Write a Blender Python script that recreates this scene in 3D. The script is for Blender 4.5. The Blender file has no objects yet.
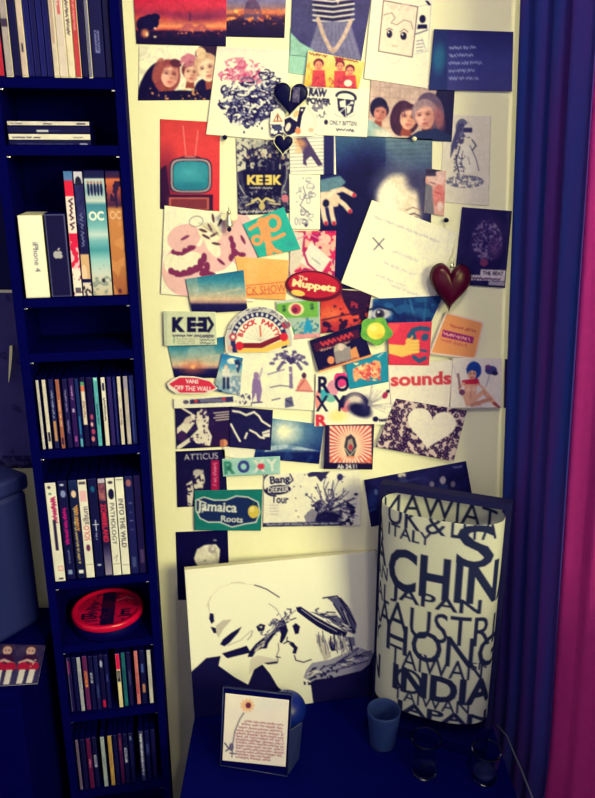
import bpy, bmesh, math, random
import numpy as np
from mathutils import Vector, Matrix

# ------------------------------------------------------------------ camera, world, light, exposure
scene = bpy.context.scene
COL = scene.collection
F_PX, PITCH, CAM_D, CAM_H = 750.0, math.radians(17.8), 1.48, 1.75
cam_data = bpy.data.cameras.new('camera')
cam = bpy.data.objects.new('camera', cam_data)
COL.objects.link(cam)
cam.location = (0, -CAM_D, CAM_H)
cam.rotation_euler = (math.radians(90) - PITCH, 0, 0)
cam_data.sensor_width = 36.0
cam_data.lens = F_PX / 798.0 * 36.0
cam_data.clip_start = 0.02
scene.camera = cam

world = bpy.data.worlds.new('world')
scene.world = world
world.use_nodes = True
bg = world.node_tree.nodes['Background']
bg.inputs['Color'].default_value = (0.22, 0.26, 1.0, 1)
bg.inputs['Strength'].default_value = 0.27

def area_light(name, loc, aim, sx, sy, energy, color):
    d = bpy.data.lights.new(name, 'AREA')
    d.shape = 'RECTANGLE'
    d.size, d.size_y, d.energy, d.color = sx, sy, energy, color
    o = bpy.data.objects.new(name, d)
    COL.objects.link(o)
    o.location = loc
    o.rotation_euler = Vector(aim).to_track_quat('-Z', 'Y').to_euler()
    return o


# daylight through the window in the right wall, and an added fill light at the open far end of the room
area_light('window_daylight', (2.20, -3.0, 2.45), (-0.58, 0.80, -0.30), 1.5, 1.2, 174, (1.0, 0.92, 0.30))
area_light('far_end_fill', (-0.2, -3.3, 1.9), (0.05, 1.0, -0.16), 1.6, 1.2, 9, (1.0, 0.86, 0.6))

vs = scene.view_settings
vs.view_transform = 'Standard'
vs.look = 'None'
vs.exposure = 0.0
vs.gamma = 1.0
vs.use_curve_mapping = False

# ------------------------------------------------------------------ helpers
rng = np.random.default_rng(7)
random.seed(7)
CF = np.array([0, math.cos(PITCH), -math.sin(PITCH)])
CU = np.array([0, math.sin(PITCH), math.cos(PITCH)])
CR = np.array([1.0, 0, 0])
CC = np.array([0, -CAM_D, CAM_H])


def ray(px, py):
    return (px - 297.5) / F_PX * CR - (py - 399) / F_PX * CU + CF


def on_wall(px, py, y=0.0):
    r = ray(px, py)
    return CC + r * ((y - CC[1]) / r[1])


def on_level(px, py, z):
    r = ray(px, py)
    return CC + r * ((z - CC[2]) / r[2])


def lin(c):
    c = np.asarray(c, dtype=np.float64) / 255.0
    return np.where(c <= 0.04045, c / 12.92, ((c + 0.055) / 1.055) ** 2.4)


WHITE = lin((250, 243, 182))


def alb(c):
    return np.clip(lin(c) / WHITE * 0.80, 0.001, 0.92)


def mat(name, color, rough=0.5, metal=0.0, noise=0.0, scale=40.0, bump=0.0, spec=0.5, trans=0.0, translucent=0.0, ior=1.45):
    m = bpy.data.materials.new(name)
    m.use_nodes = True
    nt = m.node_tree
    b = nt.nodes['Principled BSDF']
    c = (*color, 1)
    b.inputs['Base Color'].default_value = c
    b.inputs['Roughness'].default_value = rough
    b.inputs['Metallic'].default_value = metal
    b.inputs['Specular IOR Level'].default_value = spec
    b.inputs['Transmission Weight'].default_value = trans
    b.inputs['IOR'].default_value = ior
    if noise or bump:
        tc = nt.nodes.new('ShaderNodeTexCoord')
        n = nt.nodes.new('ShaderNodeTexNoise')
        n.inputs['Scale'].default_value = scale
        n.inputs['Detail'].default_value = 4
        nt.links.new(tc.outputs['Object'], n.inputs['Vector'])
        if noise:
            mx = nt.nodes.new('ShaderNodeMix')
            mx.data_type = 'RGBA'
            mx.inputs[6].default_value = (*[v * (1 - noise) for v in color], 1)
            mx.inputs[7].default_value = (*[min(1, v * (1 + noise)) for v in color], 1)
            nt.links.new(n.outputs['Fac'], mx.inputs[0])
            nt.links.new(mx.outputs[2], b.inputs['Base Color'])
        if bump:
            bp = nt.nodes.new('ShaderNodeBump')
            bp.inputs['Strength'].default_value = bump
            bp.inputs['Distance'].default_value = 0.002
            nt.links.new(n.outputs['Fac'], bp.inputs['Height'])
            nt.links.new(bp.outputs['Normal'], b.inputs['Normal'])
    if translucent:
        out = nt.nodes['Material Output']
        t = nt.nodes.new('ShaderNodeBsdfTranslucent')
        t.inputs['Color'].default_value = c
        ms = nt.nodes.new('ShaderNodeMixShader')
        ms.inputs[0].default_value = translucent
        nt.links.new(b.outputs[0], ms.inputs[1])
        nt.links.new(t.outputs[0], ms.inputs[2])
        nt.links.new(ms.outputs[0], out.inputs['Surface'])
    return m


def print_mat(name, rough=0.45, spec=0.4, translucent=0.0):
    """printed paper: ink colours sit in the mesh attribute 'ink', a fine paper grain on top"""
    m = bpy.data.materials.new(name)
    m.use_nodes = True
    nt = m.node_tree
    b = nt.nodes['Principled BSDF']
    b.inputs['Roughness'].default_value = rough
    b.inputs['Specular IOR Level'].default_value = spec
    a = nt.nodes.new('ShaderNodeAttribute')
    a.attribute_name = 'ink'
    tc = nt.nodes.new('ShaderNodeTexCoord')
    n = nt.nodes.new('ShaderNodeTexNoise')
    n.inputs['Scale'].default_value = 350
    nt.links.new(tc.outputs['Object'], n.inputs['Vector'])
    mr = nt.nodes.new('ShaderNodeMapRange')
    mr.inputs['To Min'].default_value = 0.93
    mr.inputs['To Max'].default_value = 1.05
    nt.links.new(n.outputs['Fac'], mr.inputs['Value'])
    vm = nt.nodes.new('ShaderNodeVectorMath')
    vm.operation = 'SCALE'
    nt.links.new(a.outputs['Color'], vm.inputs[0])
    nt.links.new(mr.outputs['Result'], vm.inputs['Scale'])
    nt.links.new(vm.outputs['Vector'], b.inputs['Base Color'])
    if translucent:
        out = nt.nodes['Material Output']
        t = nt.nodes.new('ShaderNodeBsdfTranslucent')
        nt.links.new(vm.outputs['Vector'], t.inputs['Color'])
        ms = nt.nodes.new('ShaderNodeMixShader')
        ms.inputs[0].default_value = translucent
        nt.links.new(b.outputs[0], ms.inputs[1])
        nt.links.new(t.outputs[0], ms.inputs[2])
        nt.links.new(ms.outputs[0], out.inputs['Surface'])
    return m


M = {}
M['print'] = print_mat('printed_card', 0.6, 0.10)
M['gloss'] = print_mat('glossy_photo_print', 0.45, 0.10)
M['shade'] = print_mat('printed_lamp_shade', 0.6, 0.2, 0.55)
M['canvas'] = print_mat('printed_canvas', 0.8, 0.08)
M['wall'] = mat('white_wall_paint', (0.80, 0.80, 0.79), 0.85, noise=0.03, scale=60, bump=0.25, spec=0.2)
M['sidewall'] = mat('pale_wall_paint', (0.45, 0.45, 0.50), 0.9, noise=0.03, scale=30, bump=0.2, spec=0.2)
M['ceiling'] = mat('ceiling_paint', (0.6, 0.6, 0.62), 0.9, noise=0.03)
M['floor'] = mat('dark_floor_wood', (0.02, 0.018, 0.05), 0.5, noise=0.3, scale=12)
M['black'] = mat('black_laminate', (0.0006, 0.0008, 0.085), 0.7, noise=0.2, scale=25, spec=0.01)
M['table'] = mat('black_table_laminate', (0.0006, 0.0015, 0.11), 0.6, noise=0.15, scale=18, spec=0.015)
M['dark'] = mat('dark_plastic', (0.0008, 0.0008, 0.075), 0.5, noise=0.1, spec=0.03)
M['jewel'] = mat('dark_clear_plastic', (0.001, 0.0012, 0.085), 0.35, noise=0.1, spec=0.05)
M['paper'] = mat('paper_pages', (0.7, 0.68, 0.6), 0.8, noise=0.06, scale=200)
M['whitebox'] = mat('white_box_card', (0.75, 0.75, 0.75), 0.5, noise=0.02)
M['steel'] = mat('steel', (0.7, 0.7, 0.72), 0.25, 1.0, noise=0.05)
M['silver'] = mat('silver_charm', (0.6, 0.62, 0.62), 0.35, 0.8, noise=0.15, scale=90)
M['pearl'] = mat('pearl_white', (0.75, 0.75, 0.7), 0.4, noise=0.05)
M['blackpin'] = mat('black_pin_plastic', (0.002, 0.002, 0.06), 0.35, noise=0.1, spec=0.08)
M['redglass'] = mat('dark_red_gloss', (0.050, 0.001, 0.026), 0.28, noise=0.25, scale=30, spec=0.22)
M['redtin'] = mat('red_tin', (0.50, 0.002, 0.06), 0.25, noise=0.1, scale=40, spec=0.5)
M['blue'] = mat('blue_wax', (0.002, 0.014, 0.28), 0.4, noise=0.15, scale=30)
M['frame'] = mat('dark_grey_metal', (0.010, 0.010, 0.085), 0.5, noise=0.08, spec=0.08)
M['cable'] = mat('grey_cable', (0.10, 0.11, 0.24), 0.5, noise=0.05)
M['bin'] = mat('grey_plastic', (0.010, 0.016, 0.16), 0.45, noise=0.05, scale=8)
M['redcurtain'] = mat('red_curtain_cloth', (0.50, 0.034, 0.36), 0.85, noise=0.2, scale=70, bump=0.3, spec=0.02, translucent=0.25)
M['curtain'] = mat('dark_violet_curtain', (0.038, 0.045, 0.50), 0.85, noise=0.2, scale=70, bump=0.3, spec=0.02, translucent=0.12)
M['curtain'].node_tree.nodes['Translucent BSDF'].inputs['Color'].default_value = (0.5, 0.012, 0.12, 1)   # red where daylight comes through
_nt = M['curtain'].node_tree                      # fold variation put into the colour as vertical stripes, violet into navy
_tc = _nt.nodes.new('ShaderNodeTexCoord'); _mp = _nt.nodes.new('ShaderNodeMapping'); _mp.inputs['Scale'].default_value = (30, 22, 0.15)
_nz = _nt.nodes.new('ShaderNodeTexNoise'); _nz.inputs['Scale'].default_value = 1.0; _nz.inputs['Detail'].default_value = 3
_rp = _nt.nodes.new('ShaderNodeValToRGB'); _rp.color_ramp.elements[0].position = .38; _rp.color_ramp.elements[1].position = .64
_rp.color_ramp.elements[0].color = (0.070, 0.024, 0.30, 1); _rp.color_ramp.elements[1].color = (0.018, 0.040, 0.38, 1)
_nt.links.new(_tc.outputs['Object'], _mp.inputs['Vector']); _nt.links.new(_mp.outputs['Vector'], _nz.inputs['Vector']); _nt.links.new(_nz.outputs['Fac'], _rp.inputs['Fac']); _nt.links.new(_rp.outputs['Color'], _nt.nodes['Principled BSDF'].inputs['Base Color'])
M['frost'] = mat('frosted_glass', (0.035, 0.075, 0.42), 0.5, noise=0.05, trans=0.5, translucent=0.15, spec=0.15)
M['glass'] = mat('clear_glass', (0.55, 0.6, 0.95), 0.04, noise=0.02, trans=1.0, ior=1.25)
M['wax'] = mat('candle_wax', (0.02, 0.03, 0.14), 0.6, noise=0.05)
M['pane'] = mat('window_pane_glass', (0.98, 0.98, 1.0), 0.0, noise=0.01, trans=1.0, ior=1.05)
M['winframe'] = mat('white_window_frame', (0.7, 0.7, 0.7), 0.5, noise=0.03)
M['wire'] = mat('white_cord', (0.7, 0.7, 0.65), 0.5, noise=0.05)
M['bulb'] = mat('opal_bulb', (0.8, 0.8, 0.78), 0.3, noise=0.02)


def link(o, parent=None):
    COL.objects.link(o)
    if parent is not None:
        o.parent = parent
    return o


def tag(o, label=None, cat=None, group=None, kind=None):
    if label: o['label'] = label
    if cat: o['category'] = cat
    if group: o['group'] = group
    if kind: o['kind'] = kind
    return o


def empty(name, loc=(0, 0, 0), rz=0.0):
    o = bpy.data.objects.new(name, None)
    o.location = loc
    o.rotation_euler = (0, 0, rz)
    o.empty_display_size = 0.02
    return link(o)


def obj(name, bm, material, parent=None, smooth=False):
    me = bpy.data.meshes.new(name)
    bmesh.ops.recalc_face_normals(bm, faces=bm.faces)
    bm.to_mesh(me)
    bm.free()
    if material: me.materials.append(material)
    if smooth:
        for p in me.polygons: p.use_smooth = True
    return link(bpy.data.objects.new(name, me), parent)


def add_box(bm, lo, hi, bevel=0.0):
    r = bmesh.ops.create_cube(bm, size=1.0)
    lo, hi = Vector(lo), Vector(hi)
    for v in r['verts']:
        v.co = Vector([(lo[i] + hi[i]) / 2 + v.co[i] * (hi[i] - lo[i]) for i in range(3)])
    if bevel:
        es = list({e for v in r['verts'] for e in v.link_edges})
        bmesh.ops.bevel(bm, geom=es, offset=bevel, segments=2, affect='EDGES', profile=0.5)
    return bm


def box(name, lo, hi, material, parent=None, bevel=0.0):
    return obj(name, add_box(bmesh.new(), lo, hi, bevel), material, parent)


def lathe(name, prof, material, parent=None, n=40, loc=(0, 0, 0), smooth=True, close=False):
    bm = bmesh.new()
    rings = []
    for r, z in prof:
        if r < 1e-6:
            rings.append([bm.verts.new((loc[0], loc[1], loc[2] + z))])
        else:
            rings.append([bm.verts.new((loc[0] + r * math.cos(2 * math.pi * i / n), loc[1] + r * math.sin(2 * math.pi * i / n), loc[2] + z)) for i in range(n)])
    for a, b in zip(rings[:-1], rings[1:]):
        for i in range(n):
            j = (i + 1) % n
            if len(a) == 1 and len(b) == 1: continue
            if len(a) == 1: bm.faces.new((a[0], b[i], b[j]))
            elif len(b) == 1: bm.faces.new((a[i], a[j], b[0]))
            else: bm.faces.new((a[i], a[j], b[j], b[i]))
    return obj(name, bm, material, parent, smooth)


def tube(name, pts, r, material, parent=None, n=8):
    bm = bmesh.new()
    pts = [Vector(p) for p in pts]
    rings = []
    for k, p in enumerate(pts):
        t = (pts[min(k + 1, len(pts) - 1)] - pts[max(k - 1, 0)]).normalized()
        a = t.cross(Vector((0.13, 0.31, 0.94))).normalized()
        b = t.cross(a)
        rings.append([bm.verts.new(p + r * (math.cos(2 * math.pi * i / n) * a + math.sin(2 * math.pi * i / n) * b)) for i in range(n)])
    for A, B in zip(rings[:-1], rings[1:]):
        for i in range(n):
            bm.faces.new((A[i], A[(i + 1) % n], B[(i + 1) % n], B[i]))
    bm.faces.new(rings[0]); bm.faces.new(rings[-1][::-1])
    return obj(name, bm, material, parent, True)


# ------------------------------------------------------------------ ink painter: draws a flat print into a colour grid
_glyphs = {}


def glyphs(s, bold):
    key = (s, bold)
    if key in _glyphs: return _glyphs[key]
    cu = bpy.data.curves.new('lettering', 'FONT')
    cu.body = s
    cu.size = 1.0
    cu.offset = bold
    cu.resolution_u = 3
    o = bpy.data.objects.new('lettering', cu)
    COL.objects.link(o)
    bpy.context.view_layer.update()
    dg = bpy.context.evaluated_depsgraph_get()
    me = bpy.data.meshes.new_from_object(o.evaluated_get(dg))
    me.calc_loop_triangles()
    co = np.array([v.co[:2] for v in me.vertices]).reshape(-1, 2)
    tr = np.array([t.vertices[:] for t in me.loop_triangles]).reshape(-1, 3)
    bpy.data.objects.remove(o)
    bpy.data.curves.remove(cu)
    bpy.data.meshes.remove(me)
    lo, hi = co.min(0), co.max(0)
    co = (co - (lo + hi) / 2) / np.array([hi[1] - lo[1]] * 2)
    _glyphs[key] = (co, tr, (hi[0] - lo[0]) / (hi[1] - lo[1]))
    return _glyphs[key]


class Ink:
    def __init__(s, x0, y0, x1, y1, S=3):
        s.x0, s.y0, s.S = x0 - 1, y0 - 1, S
        s.w, s.h = int((x1 - x0 + 2) * S) + 1, int((y1 - y0 + 2) * S) + 1
        s.a = np.full((s.h, s.w, 3), 240.0, dtype=np.float32)
        s.X = s.x0 + (np.arange(s.w) + 0.5) / S
        s.Y = s.y0 + (np.arange(s.h) + 0.5) / S
        s.box = (x0, y0, x1, y1)

    def _sl(s, xa, ya, xb, yb):
        i0 = max(0, int((xa - s.x0) * s.S) - 1); i1 = min(s.w, int((xb - s.x0) * s.S) + 2)
        j0 = max(0, int((ya - s.y0) * s.S) - 1); j1 = min(s.h, int((yb - s.y0) * s.S) + 2)
        if i1 <= i0 or j1 <= j0: return None
        X, Y = np.meshgrid(s.X[i0:i1], s.Y[j0:j1])
        return (slice(j0, j1), slice(i0, i1)), X, Y

    def _put(s, sl, m, col, al=1.0):
        m = (m * al)[..., None].astype(np.float32)
        s.a[sl] = s.a[sl] * (1 - m) + np.asarray(col, dtype=np.float32) * m

    def fill(s, col):
        s.a[:] = np.asarray(col, dtype=np.float32); return s

    def vgrad(s, stops, xa=None, xb=None, ya=None, yb=None, al=1.0):
        x0, y0, x1, y1 = s.box
        q = s._sl(x0 - 9 if xa is None else xa, y0 - 9 if ya is None else ya, x1 + 9 if xb is None else xb, y1 + 9 if yb is None else yb)
        if not q: return s
        sl, X, Y = q
        ys = [t[0] for t in stops]
        c = np.stack([np.interp(Y, ys, [t[1][k] for t in stops]) for k in range(3)], -1)
        s.a[sl] = s.a[sl] * (1 - al) + c * al
        return s

    def rect(s, xa, ya, xb, yb, col, al=1.0):
        return s.poly([(xa, ya), (xb, ya), (xb, yb), (xa, yb)], col, al)

    def poly(s, pts, col, al=1.0):
        pts = np.asarray(pts, dtype=float)
        q = s._sl(pts[:, 0].min(), pts[:, 1].min(), pts[:, 0].max(), pts[:, 1].max())
        if not q: return s
        sl, X, Y = q
        ins = np.zeros(X.shape, bool)
        for (xa, ya), (xb, yb) in zip(pts, np.roll(pts, -1, 0)):
            if ya == yb: continue
            c = ((ya > Y) != (yb > Y)) & (X < (xb - xa) * (Y - ya) / (yb - ya) + xa)
            ins ^= c
        s._put(sl, ins.astype(np.float32), col, al)
        return s

    def ell(s, cx, cy, rx, ry, col, ang=0.0, al=1.0, soft=0.0):
        r = max(rx, ry) * (1 + soft)
        q = s._sl(cx - r, cy - r, cx + r, cy + r)
        if not q: return s
        sl, X, Y = q
        c, sn = math.cos(math.radians(ang)), math.sin(math.radians(ang))
        u = ((X - cx) * c + (Y - cy) * sn) / rx
        v = (-(X - cx) * sn + (Y - cy) * c) / ry
        d = np.sqrt(u * u + v * v)
        m = (d < 1).astype(np.float32) if not soft else np.clip((1 + soft - d) / (2 * soft), 0, 1)
        s._put(sl, m, col, al)
        return s

    def line(s, pts, w, col, al=1.0):
        for (xa, ya), (xb, yb) in zip(pts[:-1], pts[1:]):
            q = s._sl(min(xa, xb) - w, min(ya, yb) - w, max(xa, xb) + w, max(ya, yb) + w)
            if not q: continue
            sl, X, Y = q
            L = (xb - xa) ** 2 + (yb - ya) ** 2 + 1e-9
            t = np.clip(((X - xa) * (xb - xa) + (Y - ya) * (yb - ya)) / L, 0, 1)
            d = np.hypot(X - xa - t * (xb - xa), Y - ya - t * (yb - ya))
            s._put(sl, np.clip((w / 2 - d) * s.S + 0.5, 0, 1), col, al)
        return s

    def ring(s, cx, cy, rx, ry, w, col, a0=0, a1=360, ang=0, al=1.0):
        n = 28
        c, sn = math.cos(math.radians(ang)), math.sin(math.radians(ang))
        P = []
        for k in range(n + 1):
            t = math.radians(a0 + (a1 - a0) * k / n)
            x, y = rx * math.cos(t), ry * math.sin(t)
            P.append((cx + x * c - y * sn, cy + x * sn + y * c))
        return s.line(P, w, col, al)

    def text(s, st, cx, cy, h, col, ang=0.0, w=None, bold=0.0, al=1.0, mirror=False):
        co, tr, asp = glyphs(st, bold)
        P = co * np.array([h if w is None else w / asp, -h])
        if mirror: P = P * np.array([-1, 1])
        c, sn = math.cos(math.radians(ang)), math.sin(math.radians(ang))
        P = np.stack([cx + P[:, 0] * c - P[:, 1] * sn, cy + P[:, 0] * sn + P[:, 1] * c], 1)
        q = s._sl(P[:, 0].min(), P[:, 1].min(), P[:, 0].max(), P[:, 1].max())
        if not q: return s
        sl, X, Y = q
        m = np.zeros(X.shape, np.float32)
        xs, ys = X[0], Y[:, 0]
        for t in tr:
            (ax, ay), (bx, by), (cx_, cy_) = P[t]
            i0, i1 = np.searchsorted(xs, min(ax, bx, cx_)), np.searchsorted(xs, max(ax, bx, cx_))
            j0, j1 = np.searchsorted(ys, min(ay, by, cy_)), np.searchsorted(ys, max(ay, by, cy_))
            if i1 <= i0 or j1 <= j0: continue
            x, y = xs[None, i0:i1], ys[j0:j1, None]
            d = (bx - ax) * (cy_ - ay) - (by - ay) * (cx_ - ax)
            if abs(d) < 1e-12: continue
            u = ((x - ax) * (cy_ - ay) - (y - ay) * (cx_ - ax)) / d
            v = ((bx - ax) * (y - ay) - (by - ay) * (x - ax)) / d
            m[j0:j1, i0:i1] = np.maximum(m[j0:j1, i0:i1], ((u >= -.01) & (v >= -.01) & (u + v <= 1.01)))
        s._put(sl, m, col, al)
        return s

    def arc_text(s, st, cx, cy, rx, ry, a0, a1, h, col, bold=0.02):
        for k, ch in enumerate(st):
            if ch == ' ': continue
            a = math.radians(a0 + (a1 - a0) * (k + .5) / len(st))
            s.text(ch, cx + rx * math.cos(a), cy + ry * math.sin(a), h, col, math.degrees(a) + 90, bold=bold)
        return s

    def scrib(s, x, y, w, amp, col, lw=0.6, ang=0.0, seed=0, al=1.0, step=1.4):
        """one line of illegible handwriting"""
        r = np.random.default_rng(seed)
        n = max(3, int(w / step))
        c, sn = math.cos(math.radians(ang)), math.sin(math.radians(ang))
        P, word = [], []
        gap = r.integers(5, 11)
        for k in range(n):
            u, v = k * step + r.normal(0, .3), (amp if k % 2 else -amp) * r.uniform(.3, 1)
            word.append((x + u * c - v * sn, y + u * sn + v * c))
            gap -= 1
            if gap <= 0:
                s.line(word, lw, col, al); word = []; gap = r.integers(4, 10)
        if len(word) > 1: s.line(word, lw, col, al)
        return s

    def noise(s, scale, lo, hi, thr=None, al=1.0, seed=0, xa=None, ya=None, xb=None, yb=None, mask=None):
        """value-noise field; thr=None blends lo..hi, otherwise paints hi where the noise exceeds thr"""
        x0, y0, x1, y1 = s.box
        q = s._sl(x0 - 9 if xa is None else xa, y0 - 9 if ya is None else ya, x1 + 9 if xb is None else xb, y1 + 9 if yb is None else yb)
        if not q: return s
        sl, X, Y = q
        r = np.random.default_rng(seed)
        n = np.zeros(X.shape)
        for o, wgt in ((1, .6), (2.1, .4)):
            g = r.random((64, 64))
            u, v = X / scale * o, Y / scale * o
            i, j = np.floor(u).astype(int), np.floor(v).astype(int)
            fu, fv = u - i, v - j
            fu, fv = fu * fu * (3 - 2 * fu), fv * fv * (3 - 2 * fv)
            G = lambda a, b: g[(j + b) % 64, (i + a) % 64]
            n += wgt * ((G(0, 0) * (1 - fu) + G(1, 0) * fu) * (1 - fv) + (G(0, 1) * (1 - fu) + G(1, 1) * fu) * fv)
        mk = 1.0 if mask is None else mask(X, Y)
        if thr is None:
            c = np.asarray(lo)[None, None] * (1 - n[..., None]) + np.asarray(hi)[None, None] * n[..., None]
            m = (np.ones(X.shape) * mk * al)[..., None]
            s.a[sl] = s.a[sl] * (1 - m) + c * m
        else:
            s._put(sl, (n > thr) * mk, hi, al)
        return s

    def blur(s, k=1):
        for _ in range(k):
            p = np.pad(s.a, ((1, 1), (1, 1), (0, 0)), 'edge')
            s.a = (p[:-2, 1:-1] + p[2:, 1:-1] + p[1:-1, :-2] + p[1:-1, 2:] + 2 * p[1:-1, 1:-1]) / 6
        return s

    def grain(s, amt, scale, seed):
        b = s.a.copy()
        s.noise(scale, (255, 255, 255), (0, 0, 0), seed=seed)
        n = s.a[..., :1] / 255.0 - .5
        s.a = np.clip(b * (1 + amt * 2 * n) + 255 * amt * .25 * n, 0, 255)
        return s

    def sample(s, px, py):
        u = np.clip((px - s.x0) * s.S - .5, 0, s.w - 1.001)
        v = np.clip((py - s.y0) * s.S - .5, 0, s.h - 1.001)
        i, j = u.astype(int), v.astype(int)
        fu, fv = (u - i)[:, None], (v - j)[:, None]
        a = s.a
        return (a[j, i] * (1 - fu) + a[j, i + 1] * fu) * (1 - fv) + (a[j + 1, i] * (1 - fu) + a[j + 1, i + 1] * fu) * fv

    # --- small figures used by several photographs
    def face(s, cx, cy, r, skin, hair, ang=0.0, long=True, look=0.0, shade=(150, 70, 60), cap=None):
        c, sn = math.cos(math.radians(ang)), math.sin(math.radians(ang))
        T = lambda x, y: (cx + (x * c - y * sn) * r, cy + (x * sn + y * c) * r)
        if long:
            s.ell(*T(-.1, .25), r * 1.3, r * 1.55, hair, ang)
        s.ell(*T(0, -.3), r * 1.12, r * 1.12, hair, ang)
        s.poly([T(-.4, .8), T(.4, .8), T(.55, 1.9), T(-.55, 1.9)], shade)
        s.ell(*T(.05 + look * .2, .1), r * .82, r * 1.12, skin, ang)
        s.ell(*T(.5 + look * .2, .25), r * .4, r * .8, shade, ang, al=.28, soft=.6)
        s.poly([T(-.85, -.35), T(-.5, -1.05), T(.3, -1.15), T(.85, -.4), T(.35, -.72), T(-.25, -.6)], hair)
        if cap: s.poly([T(-.95, -.5), T(-.8, -1.2), T(0, -1.5), T(.8, -1.2), T(.95, -.5), T(0, -.75)], cap)
        s.ell(*T(-.3 + look * .2, .3), r * .34, r * .3, tuple(min(255, v * 1.07 + 6) for v in skin), ang, al=.7, soft=.8)
        s.ell(*T(.05 + look * .2, -.55), r * .5, r * .25, tuple(min(255, v * 1.05 + 4) for v in skin), ang, al=.6, soft=.8)
        for d in (-.34, .40):
            s.ell(*T(d + look * .28, -.1), r * .24, r * .13, shade, ang, al=.45, soft=.6)
            s.ell(*T(d + look * .28, -.08), r * .13, r * .075, (50, 26, 46), ang, al=.9, soft=.4)
            s.line([T(d - .2 + look * .28, -.27), T(d + .2 + look * .28, -.3)], r * .06, (110, 60, 60), .7)
        s.ell(*T(.1 + look * .36, .36), r * .16, r * .09, shade, ang, al=.5, soft=.6)
        s.ell(*T(.05 + look * .25, .70), r * .27, r * .09, (190, 70, 76), ang, al=.85, soft=.4)
        s.ell(*T(.05 + look * .25, .9), r * .3, r * .08, shade, ang, al=.3, soft=.6)
        h = np.random.default_rng(int(cx * 7 + cy))
        for _ in range(14):
            a = h.uniform(-2.9, -.2)
            x0, y0 = 1.0 * math.cos(a), -.3 + 1.05 * math.sin(a)
            k_ = h.uniform(.75, 1.25)
            s.line([T(x0 * .9, y0), T(x0 * 1.12, y0 + .55), T(x0 * 1.1 + h.normal(0, .1), y0 + (1.3 if long else .6))], r * .05, tuple(min(255, v * k_ + 8 * (k_ > 1)) for v in hair), .7)
        return s


def grid_mesh(name, P3, inkxy, ink, material, parent=None, thick=0.0006, dens=1.3, warp=None, smooth=False, closed=True):
    """P3(u,v)->xyz arrays, inkxy(u,v)->ink coords; front grid plus edge and back faces"""
    c = [np.array(inkxy(np.array([u]), np.array([v]))).ravel() for u, v in ((0, 0), (1, 0), (1, 1), (0, 1))]
    W = max(np.linalg.norm(c[1] - c[0]), np.linalg.norm(c[2] - c[3]))
    H = max(np.linalg.norm(c[3] - c[0]), np.linalg.norm(c[2] - c[1]))
    nu, nv = max(2, int(W * dens)), max(2, int(H * dens))
    u, v = np.meshgrid(np.linspace(0, 1, nu + 1), np.linspace(0, 1, nv + 1))
    u, v = u.ravel(), v.ravel()
    pos = P3(u, v)
    ix, iy = inkxy(u, v)
    colr = alb(ink.sample(ix, iy))
    n = (nu + 1) * (nv + 1)
    idx = np.arange(n).reshape(nv + 1, nu + 1)
    quads = np.stack([idx[:-1, :-1], idx[1:, :-1], idx[1:, 1:], idx[:-1, 1:]], -1).reshape(-1, 4)
    loops = [quads.ravel()]
    starts = list(range(0, quads.size, 4))
    tot = quads.size
    extra = np.zeros((0, 3)); ecol = np.zeros((0, 3))
    if closed:
        cr = [idx[0, 0], idx[0, -1], idx[-1, -1], idx[-1, 0]]
        nrm = np.cross(pos[cr[1]] - pos[cr[0]], pos[cr[3]] - pos[cr[0]])
        nrm = nrm / np.linalg.norm(nrm)
        extra = np.array([pos[k] + nrm * thick for k in cr])
        ecol = np.tile(alb((240, 236, 205)), (4, 1))
        b = [n, n + 1, n + 2, n + 3]
        faces = [[b[0], b[1], b[2], b[3]],
                 list(idx[0, :]) + [b[1], b[0]],
                 list(idx[:, -1]) + [b[2], b[1]],
                 list(idx[-1, ::-1]) + [b[3], b[2]],
                 list(idx[::-1, 0]) + [b[0], b[3]]]
        for fc in faces:
            starts.append(tot); loops.append(np.array(fc)); tot += len(fc)
    me = bpy.data.meshes.new(name)
    allp = np.concatenate([pos, extra]).astype(np.float32)
    allc = np.concatenate([colr, ecol])
    loops = np.concatenate(loops).astype(np.int32)
    me.vertices.add(len(allp)); me.vertices.foreach_set('co', allp.ravel())
    me.loops.add(len(loops)); me.loops.foreach_set('vertex_index', loops)
    me.polygons.add(len(starts)); me.polygons.foreach_set('loop_start', np.array(starts, dtype=np.int32))
    me.update(calc_edges=True)
    if smooth: me.polygons.foreach_set('use_smooth', np.ones(len(starts), dtype=bool))
    at = me.attributes.new('ink', 'FLOAT_COLOR', 'POINT')
    at.data.foreach_set('color', np.concatenate([allc, np.ones((len(allc), 1))], 1).astype(np.float32).ravel())
    me.materials.append(material)
    return link(bpy.data.objects.new(name, me), parent)


def bil(c):
    c = np.asarray(c, dtype=float)

    def f(u, v):
        u, v = u[:, None], v[:, None]
        return c[0] * (1 - u) * (1 - v) + c[1] * u * (1 - v) + c[2] * u * v + c[3] * (1 - u) * v
    return f


LAYER = 0.0014


def card(name, corners, layer, paint, label, cat, group=None, material='print', lift=None, dens=1.3):
    """a flat print on the wall; corners TL TR BR BL measured on the photograph and laid onto the wall plane"""
    c = np.asarray(corners, dtype=float)
    y = -(0.0012 + LAYER * layer)
    p3 = np.array([on_wall(px, py, y) for px, py in c])
    if lift:                                     # corners that stand a little off the wall
        for k, d in enumerate(lift): p3[k, 1] -= d
    ink = Ink(c[:, 0].min(), c[:, 1].min(), c[:, 0].max(), c[:, 1].max())
    paint(ink)
    ink.blur(5 if material == 'gloss' else 2)
    sd = int(abs(c).sum()) % 991
    ink.grain(.08 if material == 'gloss' else .035, 2.2, sd).grain(.06 if material == 'gloss' else .02, 9, sd + 1).blur(1)
    f3, f2 = bil(p3), bil(c)
    o = grid_mesh(name, f3, lambda u, v: f2(u, v).T, ink, M[material], dens=dens)
    return tag(o, label, cat, group)


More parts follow.
